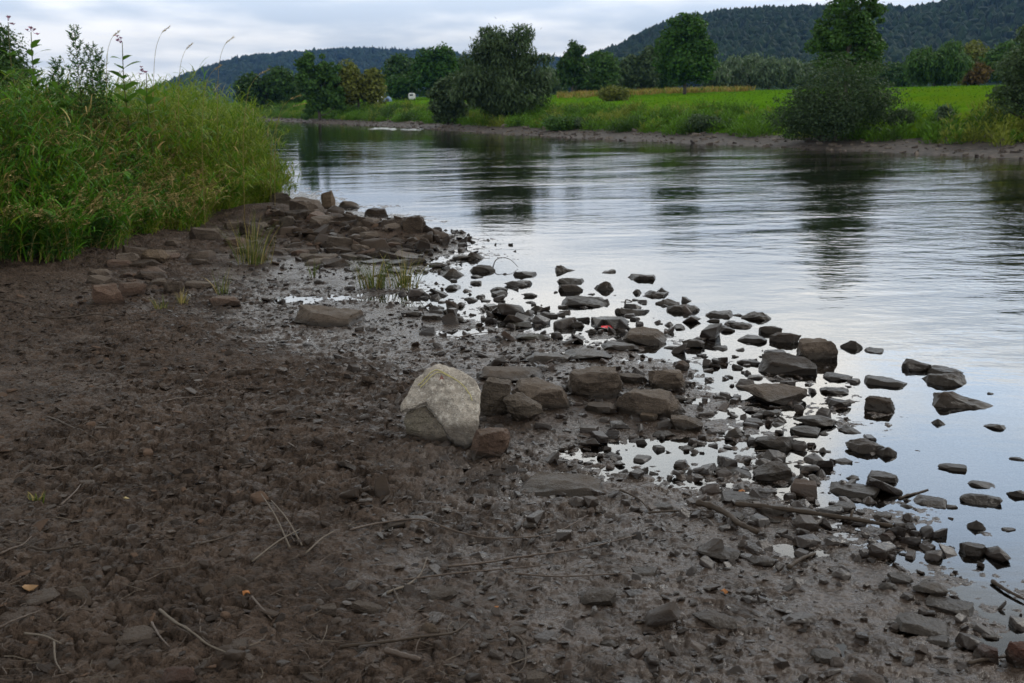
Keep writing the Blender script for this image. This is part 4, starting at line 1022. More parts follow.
def bank_root(px, D):
    x = (px - 512) / F * D; return np.array([x, D, gz(x, D)])
def balsam(px, top, D, label, flower=True, n_leaf=8):
    p = bank_root(px, D); ht = at_y(px, top, D)[2] - p[2]
    e = empty('balsam_plant', p, label, 'plant', 'tall balsam plants above the grass')
    pts = spline([(0, 0, 0), (.02, 0, ht * .4), (-.02, .02, ht * .75), (.01, 0, ht)], 14)
    g = Geo(); g.add(*tube(pts, np.linspace(.014, .006, 14), 6)); g.build('stem', M['stem'], e, True)
    g = Geo(); r = []; a = []
    for i in range(n_leaf):
        for j in range(3): r.append(pts[int(13 * (.42 + .52 * i / n_leaf))]); a.append(2.1 * j + i * .9 + random.uniform(-.3, .3))
    n = len(r); L = rng.uniform(.18, .34, n)
    V, fc, _ = ribbons(np.array(r), np.array(a), rng.uniform(.7, 1.1, n), rng.uniform(1.3, 2.0, n), L, L * .42, 4, 'leaf', rng.normal(0, .2, n)); g.add(V, fc); g.build('foliage', M['balsam'], e)
    if flower:
        for q in range(5):
            c = pts[-1] + np.array([random.uniform(-.09, .09), random.uniform(-.06, .06), random.uniform(-.04, .10)])
            g = Geo(); n = 6; V, fc, _ = ribbons(np.repeat(c[None], n, 0), np.linspace(0, 5.3, n), rng.uniform(.3, .8, n), rng.uniform(1.2, 2, n), rng.uniform(.035, .06, n), np.full(n, .032), 2, 'leaf'); g.add(V, fc)
            g.add(*tube([pts[-1] * .7 + c * .3, c], .003, 4)); g.build('flower', M['petal'], e)
balsam(28, 22, 17.5, 'tall pink flowered balsam in front of the dark tree at far left', True, 3)
balsam(49, 32, 16.5, 'leafy pink flowered balsam second from the left above the grass')
balsam(136, 42, 17.5, 'leafy pink flowered balsam standing against the bright sky')
balsam(157, 73, 17.8, 'short pink flowered balsam low on the grass skyline', True, 5)
def feathery(px, top, D, label):
    p = bank_root(px, D); ht = at_y(px, top, D)[2] - p[2]; e = empty('mugwort_plant', p, label, 'plant', 'feathery mugwort stems above the grass')
    pts = spline([(0, 0, 0), (.02, 0, ht * .5), (0, 0, ht)], 20); g = Geo(); g.add(*tube(pts, np.linspace(.010, .003, 20), 5)); gl = Geo()
    for i in range(44):
        t = .42 + .56 * i / 44; b_ = pts[int(t * 19)]; L = .55 * (1 - t) + .08; a = i * 2.4
        e_ = b_ + np.array([math.cos(a) * L * .6, math.sin(a) * L * .6, L * .9]); br = spline([b_, (b_ + e_) / 2 + np.array([math.cos(a), math.sin(a), -.2]) * .03, e_], 6); g.add(*tube(br, np.linspace(.004, .0015, 6), 4))
        n = 22; rt = br[rng.integers(1, 6, n)]; Lf = rng.uniform(.04, .09, n)
        V, fc, _ = ribbons(rt, rng.uniform(0, 6.28, n), rng.uniform(.4, 1.2, n), rng.uniform(1, 1.8, n), Lf, Lf * .28, 2, 'leaf'); gl.add(V, fc)
    g.build('stem', M['stem'], e, True); gl.build('foliage', M['herb'], e)
feathery(91, 24, 17.0, 'tallest feathery green mugwort stem rising against the sky')
feathery(104, 42, 17.2, 'feathery mugwort stem just right of the tallest one')
feathery(71, 58, 16.5, 'short feathery mugwort stem left of the tallest one')
feathery(112, 48, 17.6, 'thin feathery mugwort stem, rightmost of the mugwort clump')
def seed_stalk(px, top, D, dx, label):
    p = bank_root(px, D); tp = at_y(px + dx, top, D) - p; e = empty('grass_stalk', p, label, 'grass stalk', 'tall bent grass stalks on the skyline')
    pts = spline([(0, 0, 0), (tp[0] * .08, 0, tp[2] * .5), (tp[0] * .30, 0, tp[2] * .82), (tp[0] * .62, 0, tp[2] * .95), (tp[0] * 1.05, 0, tp[2] * 1.0)], 24)
    g = Geo(); g.add(*tube(pts, np.linspace(.005, .0018, 24), 4)); g.build('stem', M['blade_straw'], e, True)
    n = 46; rt = pts[rng.integers(19, 24, n)] + rng.normal(0, .006, (n, 3)); g = Geo()
    V, fc, _ = ribbons(rt, np.sign(dx) * 1.57 + rng.normal(0, .7, n), rng.uniform(.4, 1.3, n), rng.uniform(1.0, 1.9, n), rng.uniform(.03, .06, n), np.full(n, .010), 2, 'leaf'); g.add(V, fc); g.build('seed_head', M['plume'], e)
seed_stalk(160, 27, 18, 8, 'tall upright seed stalk high against the pale cloud'); seed_stalk(222, 38, 19.5, 9, 'seed stalk with a hooked tip right of the upright one, over the far hill')
seed_stalk(184, 44, 18.5, 7, 'seed stalk between the upright one and the hooked one'); seed_stalk(115, 32, 17.4, 2, 'thin straight seed stalk right of the mugwort clump')
seed_stalk(276, 96, 19, 22, 'bent golden seed stalk leaning over the water at the end of the bank'); seed_stalk(272, 104, 19.4, 30, 'lower golden seed stalk drooping over the water at the end of the bank')
seed_stalk(245, 70, 18, 22, 'golden seed stalk leaning right before the far trees'); seed_stalk(205, 66, 17, 14, 'short golden seed stalk in front of the hill end')

M['tuft'] = foliage('tuft_blades', (.045, .062, .012), (.10, .115, .028), .3)
def tuft(px, py, hpx, wpx, n, mix, label, spread=.9):
    p = on_ground(px, py); k = math.hypot(p[0], p[1], HC) / F; Hh = hpx * k; Wd = wpx * k
    rt = np.stack([rng.normal(0, Wd * .16, n), rng.normal(0, Wd * .13, n), np.full(n, -.02)], -1)
    az = np.arctan2(rt[:, 0], rt[:, 1]) + rng.normal(0, .5, n)
    g = Geo(); V, fc, _ = ribbons(rt, az, rng.uniform(.02, .35, n), rng.uniform(.3, spread + .5, n), Hh * rng.uniform(.5, 1.15, n), rng.uniform(.006, .012, n), 5)
    mm = np.repeat((rng.uniform(0, 1, n) < mix).astype(int), 5); g.v.append(V); g.n = len(V); g.f += [(fc[mm == 0], 0), (fc[mm == 1], 1)]
    tag(g.build('grass_tuft', [M['tuft'], M['blade_straw']], loc=(p[0], p[1], max(p[2], -.02))), label, 'grass tuft', 'grass tufts on the mud')
tuft(252, 264, 54, 44, 110, .35, 'tall spiky grass tuft on the mud below the end of the grass bank', .9)
tuft(374, 288, 36, 40, 120, .3, 'low dense grass tuft, left one of the pair by the puddle')
tuft(404, 288, 42, 44, 90, .4, 'low spreading grass tuft, right one of the pair by the puddle', 1.3)
tuft(222, 293, 30, 14, 24, .3, 'thin small grass tuft behind the low reddish slab')
tuft(313, 277, 24, 12, 20, .2, 'thin green grass wisp above the long flat slab')
tuft(182, 303, 16, 14, 30, .7, 'small straw coloured tuft under the small brown block')
tuft(160, 308, 16, 22, 30, .4, 'small flat spread grass tuft left of the straw coloured one')
tuft(37, 500, 12, 18, 30, .6, 'little brown green tuft in the open mud near the left edge')

# ------------------------------------------------------------------ far bank vegetation
M['bark'] = plain('bark', (.055, .045, .036), .85, .35, 8, .6)
FM = dict(dark=foliage('dark_green_leaves', (.016, .042, .010), (.042, .088, .017), .2), oak=foliage('oak_leaves', (.016, .052, .008), (.046, .108, .014), .2),
          willow=foliage('willow_leaves', (.030, .055, .022), (.075, .11, .05), .2), olive=foliage('olive_leaves', (.075, .09, .015), (.14, .15, .03), .2),
          pale=foliage('pale_willow_leaves', (.06, .10, .05), (.11, .15, .085), .2), mid=foliage('mid_green_leaves', (.025, .068, .012), (.06, .12, .025), .2),
          bush=foliage('bush_leaves', (.018, .040, .015), (.052, .078, .037), .2), rust=foliage('rust_leaves', (.07, .045, .012), (.12, .075, .022), .2))
def crown_geo(domes, n, size, rs, droop=0.0, gap=.0):
    """domes: (x, y, z0, z1, width) in metres; leaf-sized faces gathered in clumps, gaps between them"""
    C = []; area = np.array([(d[3] - d[2]) * d[4] for d in domes]); tot = area.sum()
    for d, ar in zip(domes, area):
        m = max(14, int(110 * ar / tot))
        for i in range(m):
            v = rs.normal(size=3); v /= np.linalg.norm(v); v *= rs.uniform(.30, 1) ** .5 * rs.uniform(.85, 1.16)
            hz = (d[3] - d[2]) / 2; f = .9 if v[2] < 0 else 1 - .28 * v[2]
            rc = rs.choice([.09, .12, .16, .21, .26]) * rs.uniform(.85, 1.15) * d[4] * (1 - gap)
            C.append((d[0] + v[0] * (d[4] / 2 - rc * .6) * f, d[1] + v[1] * (d[4] / 2 - rc * .6) * f, d[2] + hz + v[2] * (hz - rc * .6), rc))
    C = np.array(C); w = C[:, 3] ** 2; k = rs.choice(len(C), n, p=w / w.sum())
    v = rs.normal(size=(n, 3)); v /= np.linalg.norm(v, axis=1)[:, None]
    rad = rs.uniform(.12, 1, n) ** .42 * (1 + .22 * rs.normal(size=n) * (rs.uniform(0, 1, n) < .2))
    P = C[k, :3] + v * (rad * C[k, 3])[:, None] * np.array([1.1, 1.1, .85])
    P[:, 2] = np.maximum(P[:, 2], .05)
    N = v * .7 + rs.normal(size=(n, 3)) * .6 + np.array([0, 0, .35]); N /= np.linalg.norm(N, axis=1)[:, None]
    ref = np.stack([rs.normal(0, .5, n), rs.normal(0, .5, n), np.full(n, 1.0 if droop else .3)], -1)
    t = ref - N * (ref * N).sum(1)[:, None]; t /= np.linalg.norm(t, axis=1)[:, None] + 1e-9; bt = np.cross(N, t)
    s = size * rs.uniform(.55, 1.35, n); a, b = (s * (1.25 if droop else .8))[:, None], (s * (.34 if droop else .55))[:, None]
    V = np.stack([P - t * a, P + bt * b, P + t * a, P - bt * b], 1).reshape(-1, 3)
    return V, np.arange(4 * n).reshape(-1, 4), C
n_tree = [0]
def tree(name, label, cat, px, top, w, D, leaf, domes=None, trunk=.0, group='trees along the far bank', base=None, leafpx=2.0, dens=1.5, droop=0, gap=.0, vis=None):
    """px, top: where it stands and how high it reaches; w: crown width; domes given as fractions of width and height"""
    n_tree[0] += 1; rs = np.random.default_rng(400 + n_tree[0])
    x = (px - 512) / F * D * 1.0; gzv = gz(x, D); top3 = at_y(px, top, D)[2]; Hh = top3 - gzv; Wm = w * D / F
    e = empty(name, (x, D, gzv), label, cat, group)
    domes = domes or [(0, trunk, 1, 1)]
    dm = [(d[0] * Wm, rs.uniform(-.08, .08) * Wm, d[1] * Hh, d[2] * Hh, d[3] * Wm) for d in domes]
    hpx = Hh * F / D; n = int(np.clip(2.2 * dens * w * hpx, 1500, 26000)); size = leafpx * D / F
    V, fc, C = crown_geo(dm, n, size, rs, droop, gap)
    g = Geo(); g.add(V, fc); g.build('crown', FM[leaf], e)
    g = Geo(); hi = max(d[3] for d in dm); r0 = .018 * Hh + .05
    pts = spline([(0, 0, -.3), (rs.uniform(-.02, .02) * Wm, 0, hi * .3), (rs.uniform(-.03, .03) * Wm, 0, hi * .45), (0, 0, hi * .62)], 12); g.add(*tube(pts, np.linspace(r0, r0 * .18, 12), 8))
    for c in C[rs.choice(len(C), min(11, len(C)), replace=False)]:
        i = int(np.clip(c[2] / hi * .7, .12, .8) * 11); b_ = pts[i]; m_ = (b_ + c[:3]) / 2 + np.array([0, 0, -.04 * Hh]); g.add(*tube(spline([b_, m_, c[:3]], 6), np.linspace(r0 * .42, r0 * .1, 6), 5))
    g.build('trunk', M['bark'], e, True)
    return e
# left end
tree('tree', 'dark bushy tree behind the tall grass at far left', 'tree', 8, 20, 84, 48, 'dark', group='trees on the near bank', dens=1.0, leafpx=1.8)
tree('tree', 'small round dark tree seen beyond the end of the grass bank', 'tree', 273, 66, 62, 185, 'dark', [(-.2, .05, .9, .6), (.2, .05, 1, .65)])
tree('tree', 'tall dark olive tree with three domes left of the yellowish one', 'tree', 324, 47, 52, 143, 'mid', [(-.22, .0, 1, .5), (.1, .0, .93, .5), (.32, .0, .82, .4)], dens=1.6)
tree('bush', 'yellow green bushy tree between dark trees on the left far bank', 'bush', 362, 60, 56, 146, 'olive', [(-.15, .02, 1, .62), (.24, .05, .93, .55)])
tree('tree', 'blackish round topped tree behind the white tent', 'tree', 404, 52, 38, 215, 'dark', dens=2.2)
tree('bush', 'green bush in front of the blackish round topped tree', 'bush', 404, 74, 36, 205, 'oak', [(0, 0, 1, 1)], dens=2)
tree('tree', 'broad dark green tree left of the big riverside willow', 'tree', 438, 43, 52, 200, 'oak', [(-.2, .0, .95, .6), (.15, .0, 1, .65), (.35, 0, .8, .4)], dens=2)
tree('tree', 'dark tree filling the gap behind the big riverside willow', 'tree', 466, 55, 40, 205, 'dark', dens=2)
tree('bush', 'grey green rounded bush at the left foot of the big willow', 'bush', 449, 70, 44, 104, 'willow', [(-.1, 0, .9, .7), (.22, 0, 1, .6)])
tree('willow_tree', 'big grey green willow with twin crowns on the far bank', 'tree', 502, 15, 108, 97, 'willow', [(-.15, .0, .97, .58), (.2, .08, 1, .46), (.0, .0, .6, .82), (-.34, 0, .5, .36), (.32, .1, .8, .36), (0, .3, .9, .5)], dens=1.5, droop=1)
tree('tree', 'small dark round tree standing free at the back of the meadow', 'tree', 571, 42, 34, 165, 'dark', [(0, .18, 1, .8), (-.2, .15, .8, .6), (.22, .15, .75, .6)], dens=2)
tree('tree', 'green tree right of the small dark round tree', 'tree', 598, 50, 36, 172, 'mid', dens=2)
tree('tree', 'grey green tree behind the golden weeds left of the lone tree', 'tree', 634, 44, 48, 185, 'willow', [(-.2, 0, .8, .6), (.2, 0, 1, .65)], dens=2)
tree('tree', 'hazy green tree just left of the lone tree', 'tree', 660, 40, 36, 190, 'mid', dens=2)
tree('tree', 'lone rich green round crowned tree standing on the meadow', 'tree', 680, 7, 62, 140, 'oak', [(0, .22, 1, .78), (-.18, .14, .85, .7), (.18, .14, .87, .7), (0, .12, .6, 1.02)], dens=2.0)
x0 = 705
for i, (px, tp, ww) in enumerate([(708,62,30),(726,56,32),(744,54,34),(762,57,32),(780,58,32),(799,60,30),(547,66,36)]):
    place = ['directly right of the lone tree', 'second right of the lone tree', 'third right of the lone tree, highest of the row', 'fourth right of the lone tree', 'beside the dark riverside bush', 'just behind the dark riverside bush', 'between the big willow and the small dark tree'][i]
    tree('willow_bush', 'pale grey green willow bush ' + place, 'bush', px, tp, ww, 195 + 6 * (i % 3), 'pale', group='pale willow bushes behind the meadow', dens=2, droop=1)
tree('poplar_tree', 'tall loose crowned tree rising out of frame above the dark riverside bush', 'tree', 837, -30, 76, 80, 'mid', [(0, .42, 1, .66), (-.28, .42, .76, .46), (.27, .5, .88, .46), (.05, .1, .6, .7), (-.24, .2, .58, .55), (.22, .15, .6, .55), (-.36, .38, .6, .3)], dens=.9, gap=.1)
tree('bush', 'huge dark grey green bush overhanging the far waterline', 'bush', 828, 44, 134, 56.5, 'bush', [(.06, .1, 1, .5), (-.12, 0, .88, .5), (.26, .12, .9, .4), (-.36, 0, .52, .34), (.34, .1, .68, .34), (0, 0, .56, .95), (-.25, 0, .7, .42), (.1, 0, .8, .7)], dens=2.8, leafpx=1.45)
tree('bush', 'dense round dark green bush at the back right of the meadow', 'bush', 922, 42, 66, 150, 'mid', [(-.2, 0, .93, .6), (.16, 0, 1, .65)], dens=2, droop=1)
tree('bush', 'rust and orange leaved bush at the back of the meadow', 'bush', 962, 46, 34, 156, 'rust', [(0, 0, .6, .8)], dens=2)
tree('bush', 'olive green bush behind the rust leaved one', 'bush', 958, 41, 40, 166, 'olive', dens=2)
tree('bush', 'green bush between the rust leaved one and the right edge', 'bush', 992, 42, 48, 160, 'mid', dens=2)
tree('willow_tree', 'grey green willow overhanging the meadow at the right edge', 'tree', 1022, 10, 98, 52, 'willow', [(.05, .05, 1, .8), (-.28, .08, .7, .46), (-.22, 0, .45, .55), (.3, 0, .8, .5)], dens=1.2, leafpx=1.8)
for px, tp, w_, D, lf in [(1080, 30, 70, 90, 'mid'), (1140, 20, 80, 110, 'dark'), (-60, 40, 90, 60, 'mid')]:
    tree('tree', {1080: 'green tree beyond the right end of the meadow', 1140: 'dark tree beyond the right end of the meadow', -60: 'green tree behind the near bank beyond the left side'}[px], 'tree', px, tp, w_, D, lf, dens=.9)

for px, tp, w_, D, lf, lab in [(262, 88, 40, 236, 'dark', 'low dark bush far beyond the end of the near grass bank'), (293, 84, 44, 240, 'dark', 'low dark bush left of the three domed tree, far back'), (345, 84, 40, 242, 'dark', 'low dark bush between the three domed tree and the yellowish one, far back'),
        (552, 72, 34, 225, 'dark', 'low dark bush right of the big willow, far back'), (585, 68, 36, 228, 'dark', 'low dark bush behind the small dark round tree'), (618, 64, 36, 230, 'dark', 'low dark bush behind the golden weeds, far back'), (650, 62, 40, 232, 'dark', 'low dark bush behind the lone tree, far back'), (875, 62, 40, 215, 'dark', 'low dark bush behind the huge riverside bush, far back'), (900, 60, 40, 200, 'dark', 'low dark bush left of the dense round bush, far back')]:
    tree('bush', lab, 'bush', px, tp, w_, D, lf, [(-.2, 0, .9, .6), (.2, 0, 1, .65)], group='low bushes behind the far trees', dens=2)
# bank weeds, meadow grass, golden weeds, gravel stones
def far_points(n, u0, u1, xr=(-60, 75), yr=(25, 240)):
    x = rng.uniform(*xr, n * 14); y = rng.uniform(*yr, n * 14)
    px = 512 + F * x / y; k0 = (px > 230) & (px < 1150); x, y = x[k0], y[k0]
    z, s, u, b = ground(x, y, False); k = (u > u0) & (u < u1); x, y, z, u = x[k][:n], y[k][:n], z[k][:n], u[k][:n]
    return np.stack([x, y, z - .03], -1), u
FM['weed'] = foliage('bank_weeds', (.045, .11, .010), (.10, .20, .018), .35); FM['weed2'] = foliage('yellow_bank_weeds', (.13, .16, .02), (.20, .22, .04), .35)
FM['weed3'] = foliage('dark_bank_weeds', (.022, .05, .010), (.045, .085, .018), .3); FM['gold'] = foliage('golden_weeds', (.20, .13, .03), (.32, .21, .06), .3); FM['turf'] = foliage('meadow_blades', (.053, .145, .006), (.097, .200, .010), .3, .9, .0)
g = Geo(); P, u = far_points(2600, 3.1, 10.0); n = len(P); rs_ = np.random.default_rng(77)
pt = fbm(P[:, 0] * .22, P[:, 1] * .22, 1.5, 3); py_ = fbm(P[:, 0] * .3, P[:, 1] * .3, 4.4, 2)
for i in range(n):
    rad = (.55 + .5 * max(pt[i], -.4)) * rs_.uniform(.6, 1.3); hh = rad * rs_.uniform(.9, 1.7) + .15; m = int(90 + 90 * rad)
    v = rs_.normal(size=(m, 3)); v /= np.linalg.norm(v, axis=1)[:, None]; v[:, 2] = np.abs(v[:, 2]); rr_ = rs_.uniform(.2, 1, m) ** .5
    Q = P[i] + v * rr_[:, None] * np.array([rad, rad, hh]) * (1 + .15 * rs_.normal(size=(m, 1)))
    L = rs_.uniform(.14, .34, m)
    V, fc, _ = ribbons(Q - np.array([0, 0, .12]), np.arctan2(v[:, 0], v[:, 1]) + rs_.normal(0, .5, m), rs_.uniform(.1, .7, m), rs_.uniform(.7, 1.9, m), L, L * rs_.uniform(.18, .34, m), 2, 'leaf')
    g.add(V, fc, 2 if pt[i] + rs_.normal(0, .12) > .28 else (1 if py_[i] + rs_.normal(0, .12) > .22 else 0))
tag(g.build('bank_weeds', [FM['weed'], FM['weed2'], FM['weed3']]), 'rough green weeds and grass along the edge of the far bank', 'weeds', kind='stuff')
g = Geo(); P, u = far_points(30000, 9, 75, (-60, 75), (45, 260)); n = len(P)
V, fc, _ = ribbons(P, rng.uniform(0, 6.28, n), rng.uniform(.3, 1.0, n), rng.uniform(1.0, 2.1, n), rng.uniform(.10, .24, n), rng.uniform(.07, .13, n), 2, 'leaf'); g.add(V, fc)
tag(g.build('meadow_grass', FM['turf']), 'short bright green grass covering the meadow', 'grass', kind='stuff')
g = Geo(); x = rng.uniform(4, 34, 40000); y = rng.uniform(115, 185, 40000); px = 512 + F * x / y; _, _, u, _ = ground(x, y, False)
edge_y = 149 + 16 * fbm(x * .16, y * .05, 1.0, 2)
k = (px > 556) & (px < 748) & (y > edge_y) & (y < 178) & (fbm(x * .35, y * .25, 9.0, 2) > .08); x, y = x[k][:9000], y[k][:9000]; n = len(x); P = np.stack([x, y, ground(x, y, False)[0] - .03], -1)
V, fc, _ = ribbons(P, rng.uniform(0, 6.28, n), rng.uniform(0, .5, n), rng.uniform(.6, 1.9, n), rng.uniform(.35, 1.1, n), rng.uniform(.08, .16, n), 3, 'leaf')
mm = np.repeat((rng.uniform(0, 1, n) < .3).astype(int), 3); g.v.append(V); g.n = len(V); g.f += [(fc[mm == 0], 0), (fc[mm == 1], 1)]
tag(g.build('golden_weeds', [FM['gold'], FM['weed2']]), 'band of golden brown tall weeds around the foot of the lone tree', 'weeds', kind='stuff')
for i, (px, D, w_, hm, lf, lab) in enumerate([(610, 120, 34, 1.6, 'olive', 'low olive shrub in front of the golden weeds'), (693, 70, 16, 1.0, 'pale', 'small greyish shrub on the edge of the meadow below the lone tree'), (578, 80, 12, .9, 'pale', 'tiny grey shrub on the meadow edge right of the willow'), (893, 57, 26, 1.1, 'willow', 'low grey shrub right of the huge dark bush'),
        (935, 56, 20, 1.0, 'pale', 'small pale shrub on the bank near the right willow'), (700, 68, 42, .9, 'bush', 'dark low shrub on the far bank edge below the lone tree'), (560, 81, 40, .9, 'mid', 'dark green low shrub on the far bank right of the willow')]):
    x = (px - 512) / F * D; tp = 341.5 - F * math.tan(math.atan2(gz(x, D) + hm - HC, D) + PITCH)
    tree('shrub', lab, 'shrub', px, tp, w_, D, lf, group='low shrubs on the far bank', dens=4, leafpx=1.4)
g = Geo(); P, u = far_points(7000, -1.2, 5.6); scatter_stones(g, P, np.clip(rng.lognormal(-1.75, .45, len(P)), .07, .55), .3)
M['gravel_stone'] = foliage('gravel_stones', (.028, .022, .018), (.098, .078, .063), 0, .8, .3)
tag(g.build('gravel_stones', M['gravel_stone']), 'grey brown stones heaped along the far waterline', 'gravel', kind='stuff')

# pale strips stand in for a bright reflection streak at the far shore
M['glint_streak'] = plain('glint_streak', (.42, .45, .46), .6, .05, 5, .3)
def glint_streak(px0, px1, py0, py1, n, label):
    g = Geo()
    for i in range(n):
        t = random.random(); px = px0 + (px1 - px0) * t; py = py0 + (py1 - py0) * t + random.gauss(0, .5)
        p = at_z(px, py); L = random.uniform(.2, .9); w_ = random.uniform(.05, .2); m = 8
        th = np.linspace(0, 2 * np.pi, m, endpoint=False); rd = rng.uniform(.6, 1.2, m)
        ring = np.stack([p[0] + np.cos(th) * L * rd, p[1] + np.sin(th) * w_ * rd, np.full(m, .012 + .002 * i / n)], -1)
        g.add(np.vstack([ring, [[p[0], p[1], .05]]]), [[j, (j + 1) % m, m] for j in range(m)])
    tag(g.build('reflection_streak', M['glint_streak'], smooth=True), label, 'rapids', kind='stuff')
glint_streak(372, 424, 128.6, 129.3, 22, 'white painted reflection streak along the gravel on the left far shore')

# tents and caravan beyond the meadow
M['white_cloth'] = plain('white_cloth', (.50, .52, .52), .7, .06, 4, .1); M['blue_cloth'] = plain('blue_cloth', (.13, .20, .32), .7, .1, 4, .1); M['dark_glass'] = plain('dark_glass', (.02, .025, .03), .15, .1, 4, 0); M['rubber'] = plain('rubber', (.02, .02, .02), .8, .1, 9, .1)
def ridge_tent(px, D, L, Wd, Hh, mat, label):
    x = (px - 512) / F * D; e = empty('tent', (x, D, gz(x, D)), label, 'tent', 'tents at the end of the meadow')
    g = Geo(); V = [(-L/2, -Wd/2, 0), (L/2, -Wd/2, 0), (L/2, Wd/2, 0), (-L/2, Wd/2, 0), (-L/2 + .5, 0, Hh), (L/2 - .1, 0, Hh)]
    g.add(V, [[0, 1, 5, 4], [2, 3, 4, 5], [1, 2, 5], [3, 0, 4]]); g.build('canopy', M[mat], e)
    g = Geo(); g.add([(L/2 + .01, -Wd/4, 0), (L/2 + .01, Wd/4, 0), (L/2 - .07, 0, Hh * .75)], [[0, 1, 2]]); g.build('door', M['dark_glass'], e)
def dome_tent(px, D, W_, Hh, mat, label):
    x = (px - 512) / F * D; e = empty('tent', (x, D, gz(x, D)), label, 'tent', 'tents at the end of the meadow'); V = []; fs = []
    for i in range(7):
        for j in range(14):
            a, b = i / 6 * math.pi / 2, j / 14 * 2 * math.pi; V.append((math.cos(a) * math.cos(b) * W_ / 2, math.cos(a) * math.sin(b) * W_ / 2, math.sin(a) * Hh))
    for i in range(6):
        for j in range(14): fs.append([i*14+j, i*14+(j+1)%14, (i+1)*14+(j+1)%14, (i+1)*14+j])
    g = Geo(); g.add(V, fs); g.build('canopy', M[mat], e, True)
    g = Geo(); g.add([(-.35, -W_/2 - .02, 0), (.35, -W_/2 - .02, 0), (.2, -W_*.42, Hh*.6), (-.2, -W_*.42, Hh*.6)], [[0, 1, 2, 3]]); g.build('door', M['dark_glass'], e)
ridge_tent(381, 190, 1.9, 1.8, 1.05, 'white_cloth', 'white ridge tent beyond the meadow on the left'); dome_tent(391, 191, 1.5, .95, 'blue_cloth', 'blue dome tent right beside the white ridge tent')
def caravan(px, D):
    x = (px - 512) / F * D; e = empty('caravan', (x, D, gz(x, D)), 'small white caravan end under the dark trees left of the willow', 'caravan')
    bm = bmesh.new(); bmesh.ops.create_cube(bm, size=1); 
    for v in bm.verts: v.co = Vector((v.co.x * 1.0, v.co.y * 2.6, v.co.z * 1.1 + .75))
    bmesh.ops.bevel(bm, geom=list(bm.edges), offset=.15, segments=3, affect='EDGES'); me = bpy.data.meshes.new('body'); bm.to_mesh(me); bm.free(); me.materials.append(M['white_cloth']); o = bpy.data.objects.new('body', me); COL.objects.link(o); o.parent = e
    g = Geo(); g.add([(-.3, -1.312, .8), (.3, -1.312, .8), (.3, -1.312, 1.08), (-.3, -1.312, 1.08)], [[0, 1, 2, 3]]); g.build('window', M['dark_glass'], e)
    for s_ in (-1, 1):
        g = Geo(); g.add(*tube([(s_ * .54, 0, .25), (s_ * .42, 0, .25)], .25, 14)); g.build('wheel', M['rubber'], e)
caravan(414.5, 190)

# ------------------------------------------------------------------ forest on the hills (one far-off mass)
def forest():
    bm = bmesh.new(); bmesh.ops.create_icosphere(bm, subdivisions=1, radius=1); bm.verts.ensure_lookup_table()
    V0 = np.array([v.co[:] for v in bm.verts]); F0 = np.array([[v.index for v in f.verts] for f in bm.faces]); bm.free()
    g = Geo()
    for (az0, az1, r0, r1, n, rad, hh) in ((R(-2), R(40), 540, 1330, 13500, 4.2, 11), (R(-30), R(12), 1500, 2330, 8500, 6.2, 15)):
        r = np.sqrt(rng.uniform(r0 ** 2, r1 ** 2, n)); a = rng.uniform(az0, az1, n); x, y = r * np.sin(a), r * np.cos(a); z = ground(x, y, False)[0]
        k = (z > 14)
        # a cleared slope high on the right hill
        k &= ~((np.abs(a - _az(893, 12)) < .018) & (r > 1130) & (r < 1215))
        x, y, z = x[k], y[k], z[k]; n = len(x)
        con = perlin(x / 160, y / 160, 5.0) + rng.normal(0, .12, n) > .30
        rx = rad * rng.uniform(.6, 1.25, n) * np.where(con, .55, 1); rz = hh / 2 * rng.uniform(.7, 1.2, n) * np.where(con, 1.15, 1)
        W = V0[None] * (1 + rng.normal(0, .16, (n, len(V0), 1)))
        taper = np.where(con[:, None], .8 - .42 * V0[None, :, 2], 1)
        Wd = np.stack([W[..., 0] * rx[:, None] * taper + x[:, None], W[..., 1] * rx[:, None] * taper + y[:, None], W[..., 2] * rz[:, None] + (z + rz * .8)[:, None]], -1)
        fs = (F0[None] + (np.arange(n) * len(V0))[:, None, None]); off = g.n
        g.v.append(Wd.reshape(-1, 3)); g.n += n * len(V0)
        for m in (0, 1):
            s_ = fs[con == bool(m)].reshape(-1, 3)
            if len(s_): g.f.append((s_ + off, m))
    tag(g.build('forest', [foliage('forest_leaves', (.008, .019, .008), (.016, .031, .013), 0, .8, .1), foliage('forest_needles', (.006, .014, .008), (.012, .022, .012), 0, .8, .1)]), 'distant bluish forest covering the hills', 'forest', kind='stuff')
forest()

# ------------------------------------------------------------------ air
def haze():
    m, nt, out = new_mat('haze'); k = NT(nt); v = k.n('VolumePrincipled'); v.inputs['Color'].default_value = (.22, .46, 1.0, 1); v.inputs['Density'].default_value = .000065; v.inputs['Anisotropy'].default_value = .2
    nt.links.new(v.outputs[0], out.inputs['Volume'])
    a, z0, z1 = 3300, -4, 290; g = Geo(); V = [(sx * a, sy * a, z) for z in (z0, z1) for sy in (-1, 1) for sx in (-1, 1)]
    g.add(V, [[0, 2, 3, 1], [4, 5, 7, 6], [0, 1, 5, 4], [2, 6, 7, 3], [0, 4, 6, 2], [1, 3, 7, 5]])
    o = tag(g.build('haze', m), 'thin bluish air between the river and the hills', 'haze', kind='stuff')
haze()

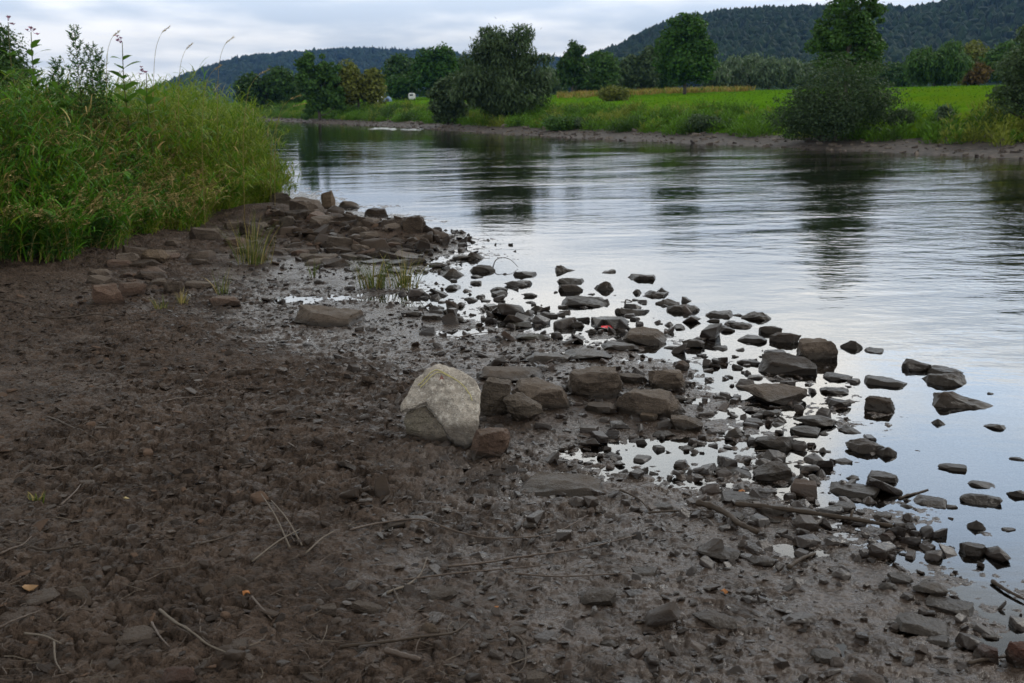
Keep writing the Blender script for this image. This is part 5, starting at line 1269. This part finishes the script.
# ------------------------------------------------------------------ sky and light
SUN_EL, SUN_AZ = 42, 52       # azimuth clockwise from +Y: high, ahead to the right, behind cloud
w = bpy.data.worlds.new('World'); scene.world = w; w.use_nodes = True; nt = w.node_tree; nt.nodes.clear(); k = NT(nt)
out = k.n('OutputWorld'); sky = k.n('TexSky', sky_type='NISHITA'); sky.sun_disc = False; sky.sun_elevation = R(SUN_EL); sky.sun_rotation = R(SUN_AZ); sky.altitude = 150
bg1 = k.n('Background'); nt.links.new(sky.outputs[0], bg1.inputs[0]); bg1.inputs[1].default_value = .12
d = k.n('TexCoord').outputs['Generated']; x, y, z = k.sep(d); zc = k.math('MAXIMUM', z, 0)
inv = k.math('DIVIDE', 1.0, k.math('ADD', zc, .10)); cm = k.n('CombineXYZ'); k.set(cm.inputs[0], k.math('MULTIPLY', x, inv)); k.set(cm.inputs[1], k.math('MULTIPLY', y, inv)); cl = cm.outputs[0]
n1 = k.noise(k.vmul(cl, (.5, .42, 1)), 1.0, 3, .5); n2 = k.noise(k.vmul(cl, (1.6, 1.1, 1)), 1.0, 4, .5)
f = k.math('ADD', k.math('MULTIPLY', n1, .65), k.math('MULTIPLY', n2, .35))
col = k.mix(k.mrange(f, .43, .64), (.55, .625, .71), (1.06, 1.05, 1.02))
hor = k.mrange(z, .0, .07, 1, 0); col = k.mix(k.math('MULTIPLY', hor, .45), col, (.92, .92, .92))
col = k.mix(k.mrange(z, .10, .3), col, k.mix(1.0, col, (1.05, 1.0, .925), 'MULTIPLY'))
bg2 = k.n('Background'); k.set(bg2.inputs[0], col); k.set(bg2.inputs[1], k.math('SUBTRACT', k.mrange(z, .06, .32, 1.04, 3.9, False), k.mrange(z, .32, .52, 0, 3.05)))
vd = k.n('VectorMath', operation='DOT_PRODUCT'); k.set(vd.inputs[0], d); gd = Vector((math.sin(R(25)) * math.cos(R(19.5)), math.cos(R(25)) * math.cos(R(19.5)), math.sin(R(19.5)))); vd.inputs[1].default_value = gd
gapn = k.math('ADD', vd.outputs['Value'], k.math('MULTIPLY', k.math('SUBTRACT', n2, .5), .035)); gap = k.mrange(gapn, .990, .9995, 0, .75)
gap2 = k.mrange(n1, .32, .22, 0, .35)
veil = k.n('Background'); veil.inputs[0].default_value = (.50, .72, 1, 1); veil.inputs[1].default_value = 2.0      # bright thin cloud over the blue
thin = k.n('AddShader'); nt.links.new(bg1.outputs[0], thin.inputs[0]); nt.links.new(veil.outputs[0], thin.inputs[1])
mx = k.n('MixShader'); k.set(mx.inputs[0], k.math('MAXIMUM', gap, gap2)); nt.links.new(bg2.outputs[0], mx.inputs[1]); nt.links.new(thin.outputs[0], mx.inputs[2]); nt.links.new(mx.outputs[0], out.inputs[0])
sun = bpy.data.lights.new('sun', 'SUN'); sun.energy = 1.5; sun.angle = R(10); sun.color = (1, .95, .88); so = bpy.data.objects.new('sun', sun); COL.objects.link(so)
so.rotation_euler = (R(90 - SUN_EL), 0, R(180 - SUN_AZ)); so.location = (20, 20, 40)

scene.view_settings.view_transform = 'Standard'; scene.view_settings.look = 'None'; scene.view_settings.exposure = 0; scene.view_settings.gamma = 1
scene.cycles.use_denoising = True; scene.cycles.max_bounces = 6; scene.cycles.transparent_max_bounces = 8; scene.cycles.volume_bounces = 0
scene.cycles.diffuse_bounces = 3; scene.cycles.glossy_bounces = 3; scene.cycles.caustics_reflective = False
